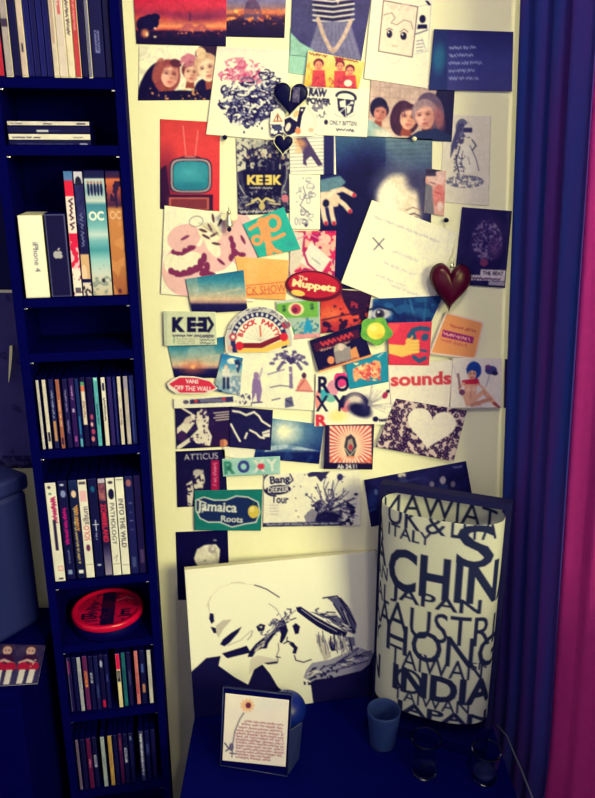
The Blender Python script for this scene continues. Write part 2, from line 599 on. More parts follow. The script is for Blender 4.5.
def cutout(name, outline, layer, paint, label, cat, group=None, thick=0.001, material='print', dens=1.2):
    """a print with a shaped outline (star-shaped about its centre)"""
    P = np.asarray(outline, dtype=float)
    ctr = (P.min(0) + P.max(0)) / 2
    per = np.linalg.norm(np.roll(P, -1, 0) - P, axis=1)
    n = max(24, int(per.sum() * dens))
    t = np.linspace(0, per.sum(), n, endpoint=False)
    cs = np.concatenate([[0], np.cumsum(per)])
    Q = np.concatenate([P, P[:1]])
    ob = np.stack([np.interp(t, cs, Q[:, 0]), np.interp(t, cs, Q[:, 1])], 1)
    rmax = np.linalg.norm(ob - ctr, axis=1).max()
    nr = max(3, int(rmax * dens))
    ink = Ink(P[:, 0].min(), P[:, 1].min(), P[:, 0].max(), P[:, 1].max())
    paint(ink); ink.blur(2)
    y = -(0.0012 + LAYER * layer)
    px = np.concatenate([[ctr]] + [ctr + (ob - ctr) * (k / nr) for k in range(1, nr + 1)])
    colr = alb(ink.sample(px[:, 0], px[:, 1]))
    pos = np.array([on_wall(a, b, y) for a, b in px])
    back = pos[-n:] + np.array([0, thick, 0])
    V = np.concatenate([pos, back])
    Cc = np.concatenate([colr, np.tile(alb((235, 230, 200)), (n, 1))])
    faces = []
    R = lambda k, i: 1 + (k - 1) * n + i % n
    for i in range(n):
        faces.append((0, R(1, i + 1), R(1, i)))
        for k in range(1, nr):
            faces.append((R(k, i), R(k, i + 1), R(k + 1, i + 1), R(k + 1, i)))
        m = len(pos)
        faces.append((R(nr, i), R(nr, i + 1), m + (i + 1) % n, m + i))
    me = bpy.data.meshes.new(name)
    me.from_pydata(V.tolist(), [], faces)
    me.update()
    at = me.attributes.new('ink', 'FLOAT_COLOR', 'POINT')
    at.data.foreach_set('color', np.concatenate([Cc, np.ones((len(Cc), 1))], 1).astype(np.float32).ravel())
    me.materials.append(M[material])
    return tag(link(bpy.data.objects.new(name, me)), label, cat, group)


def heart_pts(cx, cy, w, h, n=48, ang=0.0):
    out = []
    c, s = math.cos(math.radians(ang)), math.sin(math.radians(ang))
    for k in range(n):
        t = 2 * math.pi * k / n
        x = 16 * math.sin(t) ** 3 / 16
        y = -(13 * math.cos(t) - 5 * math.cos(2 * t) - 2 * math.cos(3 * t) - math.cos(4 * t)) / 14.5
        x, y = x * w / 2, (y - 0.12) * h / 2
        out.append((cx + x * c - y * s, cy + x * s + y * c))
    return out


NAVY = (10, 6, 62)
CREAM = (250, 245, 203)
# ------------------------------------------------------------------ the room
def struct(name, lo, hi, m):
    return tag(box(name, lo, hi, M[m]), kind='structure')


struct('wall_back', (-1.4, 0.0, 0.0), (0.76, 0.1, 2.6), 'wall')
struct('floor', (-1.4, -3.4, -0.1), (0.76, 0.1, 0.0), 'floor')
struct('ceiling', (-1.4, -3.4, 2.6), (0.76, 0.1, 2.7), 'ceiling')
struct('wall_left', (-1.5, -3.4, 0.0), (-1.4, 0.1, 2.6), 'sidewall')
bm = bmesh.new()
WX = 0.64
add_box(bm, (WX, -0.48, 0), (WX + 0.1, 0.0, 2.6))
add_box(bm, (WX, -3.4, 0), (WX + 0.1, -3.1, 2.6))
add_box(bm, (WX, -3.1, 0), (WX + 0.1, -0.48, 1.08))
add_box(bm, (WX, -3.1, 2.42), (WX + 0.1, -0.48, 2.6))
tag(obj('wall_right', bm, M['sidewall']), kind='structure')
w1 = tag(empty('window_1', (WX + 0.05, -1.79, 1.08)), kind='structure')
for nm, lo, hi in (('window_frame', (-.03, -1.31, 0), (.03, 1.31, .05)), ('window_frame', (-.03, -1.31, 1.29), (.03, 1.31, 1.34)),
                   ('window_frame', (-.03, -1.31, .05), (.03, -1.28, 1.29)), ('window_frame', (-.03, 1.28, .05), (.03, 1.31, 1.29)),
                   ('window_mullion', (-.025, -.52, .05), (.025, -.48, 1.29)), ('window_sill', (-.07, -1.31, -.02), (-.03, 1.31, .0))):
    box(nm, lo, hi, M['winframe'], w1, 0.003)

# added fill light on an invented ceiling fixture, out of the frame
cl = tag(empty('ceiling_fill', (0.30, -1.25, 2.6)), 'added fill light on a small white ceiling mount', 'lamp')
lathe('fill_mount', [(0, 0), (.06, 0), (.06, -.012), (.02, -.02), (0, -.02)], M['winframe'], cl, 28)
lathe('fill_stem', [(0, -.02), (.006, -.02), (.006, -.06), (0, -.06)], M['winframe'], cl, 12)
cl_d = bpy.data.lights.new('fill_point', 'POINT'); cl_d.energy = 27; cl_d.color = (1.0, 0.87, 0.46); cl_d.shadow_soft_size = .06
cl_o = bpy.data.objects.new('fill_point', cl_d); COL.objects.link(cl_o); cl_o.parent = cl; cl_o.location = (0, 0, -.13)

# ------------------------------------------------------------------ CD tower
TW, TD, TT = 0.18, 0.155, 0.016
TYAW = math.radians(10.0)
TOR = (-0.475, -0.194, 0.0)          # inner left front edge
tower = tag(empty('shelf_tower', TOR, TYAW), 'tall narrow black shelf tower packed with discs and books', 'shelf')
box('side_panel', (-TT, 0, 0), (0, TD, 2.15), M['black'], tower, 0.001)
box('side_panel', (TW, 0, 0), (TW + TT, TD, 2.15), M['black'], tower, 0.001)
box('back_panel', (0, TD - 0.004, 0.03), (TW, TD, 2.15), M['black'], tower)
SH = [2.134, 1.873, 1.770, 1.518, 1.42, 1.235, 0.958, 0.81, 0.640, 0.438, 0.25, 0.06]
for z in SH:
    sh = box('shelf_board', (0, 0.002, z - TT), (TW, TD - 0.004, z), M['black'], tower, 0.001)
    for sx in (0.0015, TW - 0.0015):
        bmp = bmesh.new()
        add_box(bmp, (sx - 0.004, 0.004, z - TT - 0.0035), (sx + 0.004, 0.012, z - TT - 0.0005), 0.0008)
        obj('shelf_pin', bmp, M['steel'], sh)
TR = Matrix.Translation(TOR) @ Matrix.Rotation(TYAW, 4, 'Z')
RAW, RBW, RCW, RDW, REW, RFW, RGW, RHW, RIW = SH[1:10]


def local_print(name, parent, c3, W, H, paint, material='print', dens=1.3, thick=0.0003):
    ink = Ink(0, 0, W, H)
    paint(ink); ink.blur(2)
    f3, f2 = bil(c3), bil([(0, 0), (W, 0), (W, H), (0, H)])
    return grid_mesh(name, f3, lambda u, v: f2(u, v).T, ink, M[material], parent, dens=dens, thick=thick)


def upright(name, x0, x1, z, h, depth, y0, W, H, paint, label, cat, group, bodymat, lean=0.0, body='case', insert='spine_print', marg=0.0006):
    """a case / book standing on a shelf, spine to the front; x0,x1 in tower coordinates"""
    t = empty(name)
    t.matrix_world = TR @ Matrix.Translation((x0, y0, z)) @ Matrix.Rotation(lean, 4, 'Y')
    w = x1 - x0
    box(body, (0, 0, 0), (w, depth, h), M[bodymat], t, min(0.0012, w * .12))
    if paint:
        e = -0.0004
        local_print(insert, t, [(marg, e, h - .0015), (w - marg, e, h - .0015), (w - marg, e, .0015), (marg, e, .0015)], W, H, paint)
    return tag(t, label, cat, group)


# row A: books and magazines, tops out of frame.  (x0px, x1px, colour, extra)
def bandpaint(base, marks=()):
    def p(k):
        k.fill(base)
        k.noise(9, base, tuple(max(0, c * .72) for c in base), al=.5, seed=int(sum(base)))
        for m in marks:
            if m[0] == 'r': k.rect(*m[1:])
            elif m[0] == 't': k.text(m[1], m[2], m[3], m[4], m[5], m[6], w=m[7] if len(m) > 7 else None, bold=m[8] if len(m) > 8 else 0.0)
            elif m[0] == 's': k.scrib(*m[1:])
            elif m[0] == 'e': k.ell(*m[1:])
    return p


def rowx(px, xl, xr):
    return (px - xl) / (xr - xl) * TW


rowA = [(-3, 3.5, (200, 40, 60), 'red book at the left end of the top shelf', []),
        (5, 12, (180, 165, 150), 'greyish cream magazine second from left on the top shelf', [('r', 0, 40, 7, 60, (110, 80, 90)), ('r', 0, 90, 7, 97, (60, 45, 70))]),
        (12.4, 20, (14, 10, 66), 'dark book between the two cream magazines at the left of the top shelf', []),
        (20.4, 26.5, (215, 190, 160), 'cream magazine with a red title near the left of the top shelf', [('r', 1, 30, 5, 60, (190, 90, 80)), ('r', 2, 110, 4, 118, (40, 30, 60))]),
        (27, 33, (18, 20, 92), 'navy magazine just right of the red-titled cream magazine', [('r', 0, 0, 1, 140, (40, 44, 120))]),
        (33.3, 39, (14, 14, 78), 'second navy magazine in the dark run on the top shelf', [('r', 0, 0, 1, 140, (36, 40, 116))]),
        (39.3, 45.3, (18, 20, 92), 'third navy magazine in the dark run on the top shelf', [('r', 0, 0, 1, 140, (40, 44, 120))]),
        (45.6, 51.5, (16, 16, 84), 'navy magazine touching the pale block of books on the top shelf', [('r', 0, 0, 1, 140, (36, 40, 116))]),
        (52, 57.3, (222, 205, 170), 'pale tan book at the left of the pale block on the top shelf', [('r', 1, 60, 4, 110, (180, 150, 130))]),
        (57.5, 66, (226, 208, 178), 'wide cream book with faded red lettering on the top shelf', [('r', 3, 20, 6, 85, (200, 90, 90)), ('s', 3.5, 20, 60, 1.6, (220, 190, 160), .8, 90, 3)]),
        (66.3, 73, (240, 222, 175), 'bright cream book with dark lettering on the top shelf', [('s', 3.5, 55, 50, 1.8, (60, 45, 70), 1.0, 90, 5)]),
        (73.4, 79.5, (196, 62, 66), 'red book right of the cream books on the top shelf', [('s', 3, 40, 60, 1.2, (240, 170, 150), .8, 90, 6)]),
        (80, 86.5, (12, 8, 62), 'dark book right of the red book on the top shelf', []),
        (87, 90.5, (120, 116, 140), 'thin grey magazine on the top shelf', []),
        (91, 104, (14, 12, 70), 'thick dark book with a small pale title at the right of the top shelf', [('r', 4, 98, 9, 118, (110, 112, 150)), ('s', 6.5, 99, 19, 1.6, (20, 18, 70), 1, 90, 8)]),
        (104.5, 111, (10, 8, 58), 'dark book at the right end of the top shelf', [])]
for a, b, c, lb, mk in rowA:
    x0, x1 = max(0.0004, rowx(a, -3, 112)), rowx(b, -3, 112)
    hh = 0.235 if b - a > 6.2 else 0.228
    upright('book', x0, x1, RAW + .0005, hh, 0.13, 0.008, b - a, 140, bandpaint(c, mk), lb, 'book', 'books and magazines on the top shelf', 'paper' if sum(c) > 300 else 'dark', body='pages_and_cover')

# row B: four CD cases lying flat
z = RBW + .0003
for k, (h, c, lb, mk) in enumerate([(0.0078, (12, 14, 66), 'dark disc case lying at the bottom of the flat stack', [('r', 72, 3, 80, 5, (150, 150, 170)), ('s', 8, 4, 60, .8, (90, 90, 130), .5, 0, 1)]),
                                    (0.0105, (240, 232, 190), 'white disc case lying second from bottom of the flat stack', [('s', 4, 4, 32, .9, (40, 30, 70), .9, 0, 2), ('s', 66, 4, 12, .6, (90, 80, 100), .6, 0, 3)]),
                                    (0.0118, (12, 12, 64), 'dark disc case lying second from top of the flat stack', [('r', 29, 4, 41, 6.2, (200, 200, 190)), ('s', 42, 5, 12, .5, (80, 80, 120), .5, 0, 4)]),
                                    (0.0078, (226, 214, 180), 'cream disc case lying on top of the flat stack', [('s', 4, 3, 14, .7, (80, 70, 90), .7, 0, 5), ('s', 36, 3, 12, .8, (30, 20, 60), .9, 0, 6), ('r', 70, 2, 79, 3.6, (40, 30, 70))])]):
    t = empty('disc_case')
    x0 = 0.004 + 0.0006 * (k % 2)
    t.matrix_world = TR @ Matrix.Translation((x0, 0.008, z))
    box('case', (0, 0, 0), (0.131, 0.125, h - .0004), M['jewel'], t, 0.0008)
    local_print('spine_print', t, [(.001, -.0004, h - .001), (.130, -.0004, h - .001), (.130, -.0004, .0008), (.001, -.0004, .0008)], 83, h * 640, bandpaint(c, mk), dens=1.5)
    tag(t, lb, 'disc case', 'disc cases lying flat')
    z += h

# row C: two phone boxes and four films
def phone_white(k):
    k.fill((246, 240, 200))
    k.text('iPhone 4', 15, 44, 5.6, (70, 66, 92), 90, w=32)


def phone_dark(k):
    k.fill((14, 10, 58))
    k.ring(10.5, 45, 10, 45, .1, NAVY)
    for pts in ([(0.6, .6), (20, .6)], [(.6, .6), (.6, 90)], [(20.2, .6), (20.2, 90)], [(.6, 89.6), (20, 89.6)]):
        k.line(pts, .8, (110, 110, 130))
    g = (176, 172, 158)                                   # fruit mark, stem to the top
    k.ell(8.6, 43.6, 3.0, 4.2, g).ell(12.4, 43.6, 3.0, 4.2, g).rect(8.6, 40.4, 12.4, 47, g)
    k.ell(16.4, 42.8, 2.1, 2.3, (14, 10, 58))
    k.ell(11.6, 37.6, 1.9, .95, g, -48)


C0, C1 = 22, 128
upright('phone_box', rowx(25, C0, C1), rowx(48.5, C0, C1), RCW + .0005, 0.140, 0.095, 0.006, 24, 88, phone_white, 'white phone box standing left of the dark phone box', 'box', 'phone boxes', 'whitebox', body='box')
upright('phone_box', rowx(50.5, C0, C1), rowx(71, C0, C1), RCW + .0005, 0.143, 0.095, 0.004, 21, 90, phone_dark, 'dark phone box with a pale fruit emblem', 'box', 'phone boxes', 'dark', body='box')


def film_red(k):
    k.fill((240, 228, 200)); k.vgrad([(0, (60, 110, 150)), (8, (90, 120, 160)), (10, (210, 30, 60)), (24, (220, 30, 60))], ya=0, yb=24)
    k.rect(0, 25, 11, 62, (236, 220, 190)); k.scrib(5.5, 27, 34, 2.8, (60, 20, 50), 1.5, 90, 33, step=2.4)
    k.rect(0, 62, 11, 98, (216, 30, 66)); k.noise(6, (0, 0, 0), (240, 190, 180), thr=.62, ya=70, yb=110, seed=3)
    k.noise(5, (0, 0, 0), (120, 20, 60), thr=.66, ya=95, yb=128, seed=4); k.rect(2, 119, 9, 125, (90, 80, 90))


def film_dark(k):
    k.fill((16, 14, 66)); k.rect(0, 0, 10, 12, (200, 196, 190)); k.ell(5, 11, 3.6, 6, (20, 22, 50))
    k.noise(6, (16, 14, 66), (60, 62, 110), al=.8, ya=14, yb=52, seed=2)
    k.scrib(5, 42, 38, 2.0, (110, 116, 150), 1.1, 90, 34, step=2)
    k.rect(0, 84, 10, 112, (214, 172, 116)); k.ell(3, 104, 3.5, 9, (236, 200, 150)); k.rect(0, 110, 10, 114, NAVY)
    k.rect(0, 114, 10, 130, (226, 210, 180)); k.noise(4, (0, 0, 0), (60, 50, 60), thr=.6, ya=114, yb=130, seed=5)


def box_oc(sea):
    def p(k):
        w = 22
        if sea:
            k.vgrad([(0, (12, 12, 60)), (7, (20, 26, 70)), (8, (190, 200, 180)), (20, (130, 170, 170)), (30, (200, 206, 180)), (34, (60, 130, 140)), (56, (120, 180, 170)), (64, (196, 212, 190)), (70, (120, 178, 170)), (80, (70, 150, 150)), (90, (150, 196, 180)), (104, (200, 206, 176)), (130, (200, 180, 140))])
            for q in range(5): k.ell(4 + q * 3.6, 18, 1.5, 7, (24, 20, 66)); k.ell(4 + q * 3.6, 11.5, 1.3, 1.5, (170, 120, 100))
            k.noise(5, (0, 0, 0), (100, 120, 110), thr=.6, al=.6, ya=96, yb=130, seed=9)
            k.ell(13, 112, 2, 2.5, (50, 40, 60))
            k.text('OC', 10.5, 45, 9.5, (244, 244, 226), 0, w=17, bold=.03)
        else:
            k.vgrad([(0, (30, 16, 60)), (6, (60, 24, 60)), (8, (210, 110, 60)), (20, (160, 70, 60)), (34, (60, 24, 60)), (38, (196, 130, 70)), (90, (186, 116, 62)), (130, (150, 84, 52))])
            k.noise(6, (0, 0, 0), (40, 16, 56), thr=.55, ya=10, yb=36, seed=4)
            k.noise(14, (0, 0, 0), (216, 150, 84), thr=.6, al=.5, ya=50, yb=130, seed=5)
            k.text('OC', 9, 44, 8.5, (222, 180, 130), 0, w=14, bold=.02)
            k.ell(8, 124, 2.2, 2.6, (90, 34, 46))
    return p


upright('film_case', rowx(72.5, C0, C1), rowx(81.3, C0, C1), RCW + .0005, 0.212, 0.130, 0.006, 10, 128, film_red, 'red and white film case beside the dark phone box', 'film case', 'films on the upper shelf', 'dark')
upright('film_case', rowx(81.8, C0, C1), rowx(91, C0, C1), RCW + .0005, 0.212, 0.130, 0.006, 10, 128, film_dark, 'dark film case between the red film and the sea box set', 'film case', 'films on the upper shelf', 'dark')
upright('film_case', rowx(91.8, C0, C1), rowx(111.6, C0, C1), RCW + .0005, 0.213, 0.132, 0.005, 22, 128, box_oc(True), 'wide box set with white lettering over a turquoise sea', 'film case', 'films on the upper shelf', 'dark')
upright('film_case', rowx(112.4, C0, C1), rowx(127.4, C0, C1), RCW + .0005, 0.212, 0.132, 0.007, 18, 128, box_oc(False), 'brown box set with faded pale lettering at the right of its row', 'film case', 'films on the upper shelf', 'dark')


# row E: upper CD row  (bottom x in zoomed crop -> photo px)
def cdrow(spec, X0, X1, zz, y0, grp, h=0.136):
    for a, b, c, lb, mk in spec:
        x0, x1 = rowx(a, X0, X1), rowx(b, X0, X1)
        upright('disc_case', x0, x1, zz + .0005, h, 0.134, y0 + rng.uniform(-.002, .002), (b - a), 74, bandpaint(c, mk), lb, 'disc case', grp, 'jewel', marg=0.0012)


E0, E1 = 38, 142
S = lambda x, y, w, col, seed, lw=.8: ('s', x, y, w, 1.3, col, lw, 90, seed)
cdrow([(40.4, 44.4, (206, 200, 172), 'grey-cream disc case at the left end of the upper disc row', []),
       (46.2, 51.2, (226, 216, 178), 'cream disc case second from left in the upper disc row', [('r', 1, 56, 4.5, 66, (40, 30, 60))]),
       (53, 58.4, (24, 26, 78), 'navy disc case with white script left in the upper disc row', [S(2.7, 12, 32, (170, 176, 190), 1), ('r', 1, 44, 4.6, 66, (190, 140, 80))]),
       (60, 65, (170, 100, 70), 'brown-orange disc case with lettering in the upper disc row', [S(2.5, 22, 30, (240, 200, 150), 2), ('r', 1, 62, 4, 70, (60, 30, 60))]),
       (66.8, 72.4, (26, 18, 74), 'dark disc case with small white letters in the upper disc row', [S(2.8, 12, 24, (150, 140, 170), 3), S(2.8, 44, 16, (150, 140, 170), 4)]),
       (73, 79.2, (46, 18, 84), 'purple disc case in the upper disc row', [S(3, 8, 16, (190, 150, 190), 5), ('r', 1.6, 32, 4.6, 36, (180, 160, 190)), ('r', 1.6, 62, 4.6, 68, (150, 70, 140))]),
       (79.6, 84, (18, 44, 98), 'dark teal disc case left of the striped label case', [('r', 1, 40, 3.5, 60, (40, 110, 150)), ('r', .6, 64, 4, 73, (90, 170, 170))]),
       (84.4, 90.2, (14, 10, 60), 'dark disc case with a striped green, orange and cream label', [('r', .6, 4, 5.4, 8, (90, 160, 110)), ('r', .6, 8, 5.4, 14, (220, 120, 80)), ('r', .6, 14, 5.4, 50, (226, 210, 172)), S(3, 24, 22, (120, 70, 70), 6)]),
       (90.8, 97.8, (20, 8, 60), 'dark disc case with pink dots in the upper disc row', [('e', 3.5, 42, 2, 3, (170, 70, 100)), ('e', 3, 50, 1.6, 2.6, (230, 170, 160)), ('e', 4, 58, 2.2, 3, (170, 60, 90)), ('e', 3, 66, 2, 3, (210, 120, 120))]),
       (98.2, 103.6, (90, 178, 168), 'turquoise disc case in the upper disc row', [S(2.7, 28, 24, (30, 60, 90), 7, .9), ('r', 0, 0, 5.4, 3, (150, 220, 200))]),
       (106, 111.4, (240, 232, 192), 'white disc case standing proud right of the turquoise one', [('r', 1.2, 6, 4.2, 14, (30, 22, 60)), S(2.6, 22, 26, (70, 60, 80), 8, 1.0)]),
       (112.4, 117.6, (44, 32, 96), 'purple-navy disc case right of the white case in the upper disc row', []),
       (118, 121.8, (20, 22, 84), 'navy disc case between purple and cream in the upper disc row', [('r', 1.6, 4, 2.4, 70, (50, 60, 120))]),
       (122.6, 127.4, (222, 210, 172), 'cream disc case second pale one from the right end of the upper disc row', [S(2.4, 34, 20, (120, 100, 100), 9)]),
       (129, 134.4, (196, 182, 158), 'greyish cream disc case last pale one in the upper disc row', [('r', 0, 0, 5, 14, (150, 140, 150))]),
       (135, 140.6, (26, 34, 94), 'navy disc case at the right end of the upper disc row', [('r', 1, 4, 2, 70, (60, 74, 130))])],
      E0, E1, REW, 0.006, 'discs in the upper disc row')


# row F: films
def dvd(base, fn):
    def p(k):
        k.fill(base); k.noise(8, base, tuple(c * .8 for c in base), al=.5, seed=int(sum(base)) + 1); fn(k)
    return p


DV = lambda k, x, y, c: k.ell(x, y, 2.3, 1.1, c)


def f_white1(k):
    k.ell(4, 5, 1.6, 1.6, (60, 50, 70)); k.rect(3, 11, 6, 13, (60, 120, 90)); k.scrib(6.5, 16, 30, 2.4, (180, 30, 90), 1.6, 88, 4)
    k.rect(4, 41, 7.2, 76, (40, 26, 66)); k.rect(4.5, 94, 10, 100, (216, 150, 140)); k.rect(5, 95, 9.5, 99, (238, 216, 184)); k.rect(4, 108, 9, 110, (70, 60, 80))


def f_mag(k):
    DV(k, 4.5, 4, (200, 200, 210)); k.ell(5, 14, 2.6, 4, (130, 140, 170)); k.scrib(4.6, 30, 42, 1.9, (190, 20, 110), 1.5, 90, 7); k.scrib(4.6, 78, 18, .8, (150, 160, 190), .6, 90, 8); k.rect(2, 101, 6.4, 106, (130, 150, 170))


def f_orange(k):
    k.ell(4.5, 15, 2.6, 4, (226, 196, 150)); k.vgrad([(0, (16, 40, 80)), (26, (20, 20, 66))], ya=0, yb=10); k.scrib(3.6, 30, 66, 1.6, (220, 190, 110), .9, 90, 9); k.scrib(6, 28, 30, 1.4, (230, 150, 60), 1.2, 90, 10); k.rect(2, 102, 7, 106, (230, 226, 210))


def f_solo(k):
    k.rect(1, 2, 8, 5, (90, 70, 90)); k.rect(1, 12, 8, 24, (236, 180, 170)); k.text('SOLO', 5, 60, 5.6, (206, 40, 60), 90 + 180, w=17); k.text('album', 5, 40, 6, (60, 40, 70), 90 + 180, w=20); k.ell(4.8, 77, 2.2, 4, (110, 40, 80)); k.rect(1, 96, 8, 97, (180, 160, 140))


def f_plus(k):
    k.ell(4.4, 11, 2, 3.4, (20, 90, 120)); k.line([(4.5, 46), (4.5, 58)], 1, (220, 222, 230)); k.line([(1.6, 51), (7.4, 51)], 1, (220, 222, 230)); k.scrib(4.4, 60, 10, 1, (190, 190, 210), .7, 90, 11); DV(k, 4.5, 98, (190, 190, 210))


def f_zombie(k):
    k.rect(0, 0, 8, 5, (190, 180, 180)); k.noise(4, (60, 20, 60), (210, 130, 110), ya=6, yb=24, seed=6); k.text('ZOMBIELAND', 4, 50, 5.8, (226, 40, 66), 90, w=44, bold=.03); k.vgrad([(74, (24, 14, 60)), (90, (90, 80, 110)), (110, (150, 140, 150))], ya=74, yb=110)


def f_path(k):
    k.ell(4.5, 5, 2.5, 1.6, (50, 40, 66)); k.ell(4.6, 18, 3.2, 6, (16, 12, 56)); k.text('PATHOLOGY', 4.5, 52, 4.6, (50, 44, 66), 90, w=48); k.line([(2, 92), (6, 88), (4, 96)], .6, (120, 110, 110)); k.rect(1, 98, 8, 99, (170, 160, 140))


def f_wild(k):
    k.rect(1, 2, 8, 3, (120, 110, 110)); k.text('INTO THE WILD', 4.6, 52, 5.2, (36, 30, 62), 90, w=56, bold=.01); k.rect(1, 100, 8, 101, (160, 150, 140))


def f_dots(k):
    k.ell(4, 7, 2.8, 4, (150, 90, 90))
    for q in range(4): k.text('S' if q % 2 else 'E', 4.4, 30 + q * 10, 3, (130, 136, 170), 90)
    k.rect(2, 92, 6, 104, (60, 70, 110))


F0, F1 = 56, 151
WD = (244, 238, 200)
Z_ = [(56.4, 67.2, WD, f_white1, 'thick white film case with pink script at the left of the film row'), (68, 77, (14, 14, 66), f_mag, 'dark film case with magenta lettering in the film row'),
      (78.6, 87.2, (18, 22, 66), f_orange, 'dark film case with orange handwriting in the film row'), (87.6, 96.4, WD, f_solo, 'white film case with red and black album lettering'),
      (97.4, 106, (12, 14, 66), f_plus, 'dark film case with a white cross in the film row'), (107, 114.4, (40, 26, 66), f_zombie, 'dark film case with tall red lettering in the film row'),
      (115, 123.6, WD, f_path, 'white film case with thin spaced lettering in the film row'), (124, 132.6, WD, f_wild, 'white film case with bold navy lettering in the film row'),
      (133.4, 141.6, (22, 24, 82), f_dots, 'dark film case right of the white pair in the film row'), (142.2, 149.4, (24, 14, 66), lambda k: k.rect(2, 84, 6, 100, (70, 50, 90)), 'dark purple film case at the right end of the film row')]
for a, b, c, fn, lb in Z_:
    upright('film_case', rowx(a, F0, F1), rowx(b, F0, F1), RFW + .0005, 0.213, 0.132, 0.004 + (0.0 if a < 60 else .004), b - a, 112, dvd(c, fn), lb, 'film case', 'films in the film row', 'dark')

# row G: round red tin
tin = empty('round_tin')
tin.matrix_world = TR @ Matrix.Translation((0.088, 0.0745, RGW + 0.0003))
lathe('tin_body', [(0, 0), (.070, 0), (.0725, .004), (.0725, .026), (0, .026)], M['dark'], tin, 56)
lathe('rim', [(.0725, .024), (.0745, .026), (.0745, .034), (.0730, .0375), (.068, .0385), (.066, .0355), (.060, .0345)], M['redtin'], tin, 56)


def tin_paint(k):
    k.fill((190, 10, 60)); k.rect(40, 0, 62, 100, (16, 8, 52)); k.noise(8, (0, 0, 0), (60, 8, 50), thr=.6, al=.7, seed=3)
    k.text('ES', 22, 70, 18, (30, 6, 40), 0, w=26, bold=.04); k.text('E', 80, 66, 18, (30, 6, 40), 0, w=16, bold=.04); k.rect(66, 76, 90, 79, (30, 6, 40)); k.rect(10, 82, 36, 85, (30, 6, 40))
    k.ell(50, 40, 12, 12, (60, 10, 50)); k.line([(66, 30), (80, 22), (92, 30)], 2, (230, 120, 130))


ink = Ink(0, 0, 100, 100); tin_paint(ink); ink.blur(2)


def disc3(u, v):
    a, b = 2 * u - 1, 2 * v - 1                     # square -> disc
    x = a * np.sqrt(1 - b * b / 2); y = b * np.sqrt(1 - a * a / 2)
    return np.stack([x * .062, -y * .062, np.full_like(x, .0347)], 1)


def disc2(u, v):
    p = disc3(u, v)
    return p[:, 0] / .062 * 49 + 50, 50 - p[:, 1] / .062 * 49


grid_mesh('lid_print', disc3, disc2, ink, M['gloss'], tin, closed=False, dens=1.0)
tag(tin, 'round red tin with dark lettering lying on a shelf', 'tin')

# rows H, I: lower discs
H0, H1 = 70, 158
q = 4.577
cv = lambda v: 50 + v / q
cdrow([(cv(96), cv(116), (30, 14, 70), 'dark disc case with a red edge at the left of the middle disc row', [('r', 1, 4, 3, 22, (130, 30, 80)), ('r', .3, 0, 1, 74, (110, 120, 150))]),
       (cv(120), cv(139), (14, 14, 66), 'dark disc case left of the grey one in the middle disc row', []),
       (cv(141), cv(162), (176, 176, 170), 'pale grey disc case in the middle disc row', [S(2.3, 20, 24, (110, 110, 120), 1)]),
       (cv(166), cv(190), (104, 34, 84), 'plum disc case with a yellow title in the middle disc row', [('r', 1, 20, 4.4, 42, (226, 150, 70)), S(2.6, 21, 20, (120, 20, 60), 2, .8)]),
       (cv(193), cv(214), (14, 14, 64), 'dark disc case with a white label beside the plum one', [('r', 1, 22, 3.6, 36, (190, 196, 190)), S(2.2, 24, 12, (60, 60, 90), 3)]),
       (cv(217), cv(238), (20, 24, 76), 'navy disc case in the middle disc row', [S(2.2, 40, 20, (70, 80, 130), 4)]),
       (cv(240), cv(261), (18, 12, 62), 'dark disc case with a red foot and white spot in the middle disc row', [('r', .8, 62, 4, 72, (190, 24, 60)), ('e', 2.4, 12, 1.6, 5, (170, 176, 190))]),
       (cv(264), cv(284), (18, 18, 72), 'dark disc case just left of the red and cream one', [S(2.2, 26, 12, (80, 80, 140), 5)]),
       (cv(316), cv(338), (236, 220, 150), 'cream disc case with a red top in the middle disc row', [('r', 0, 0, 5, 21, (216, 20, 70)), ('r', .6, 23, 4.2, 38, (30, 24, 50)), S(2.4, 25, 10, (230, 220, 180), 6, .6)]),
       (cv(341), cv(362), (30, 104, 104), 'teal disc case in the middle disc row', [S(2.3, 20, 34, (20, 60, 80), 7)]),
       (cv(365), cv(386), (24, 18, 66), 'dark disc case between teal and salmon in the middle disc row', [S(2.3, 26, 20, (70, 90, 110), 8)]),
       (cv(399), cv(420), (212, 120, 104), 'salmon disc case in the middle disc row', [S(2.3, 30, 14, (160, 70, 70), 9), ('r', .5, 44, 4, 60, (180, 80, 80))]),
       (cv(424), cv(450), (14, 14, 62), 'dark disc case with an orange label in the middle disc row', [('r', 1.4, 46, 4.6, 58, (180, 120, 80)), ('r', 1.4, 18, 4, 30, (70, 90, 150))]),
       (cv(458), cv(480), (204, 200, 176), 'pale disc case near the right of the middle disc row', [S(2.3, 20, 30, (150, 146, 140), 11)]),
       (cv(483), cv(493), (14, 14, 66), 'thin dark disc case at the right end of the middle disc row', [])],
      H0, H1, RHW, 0.012, 'discs in the middle disc row')
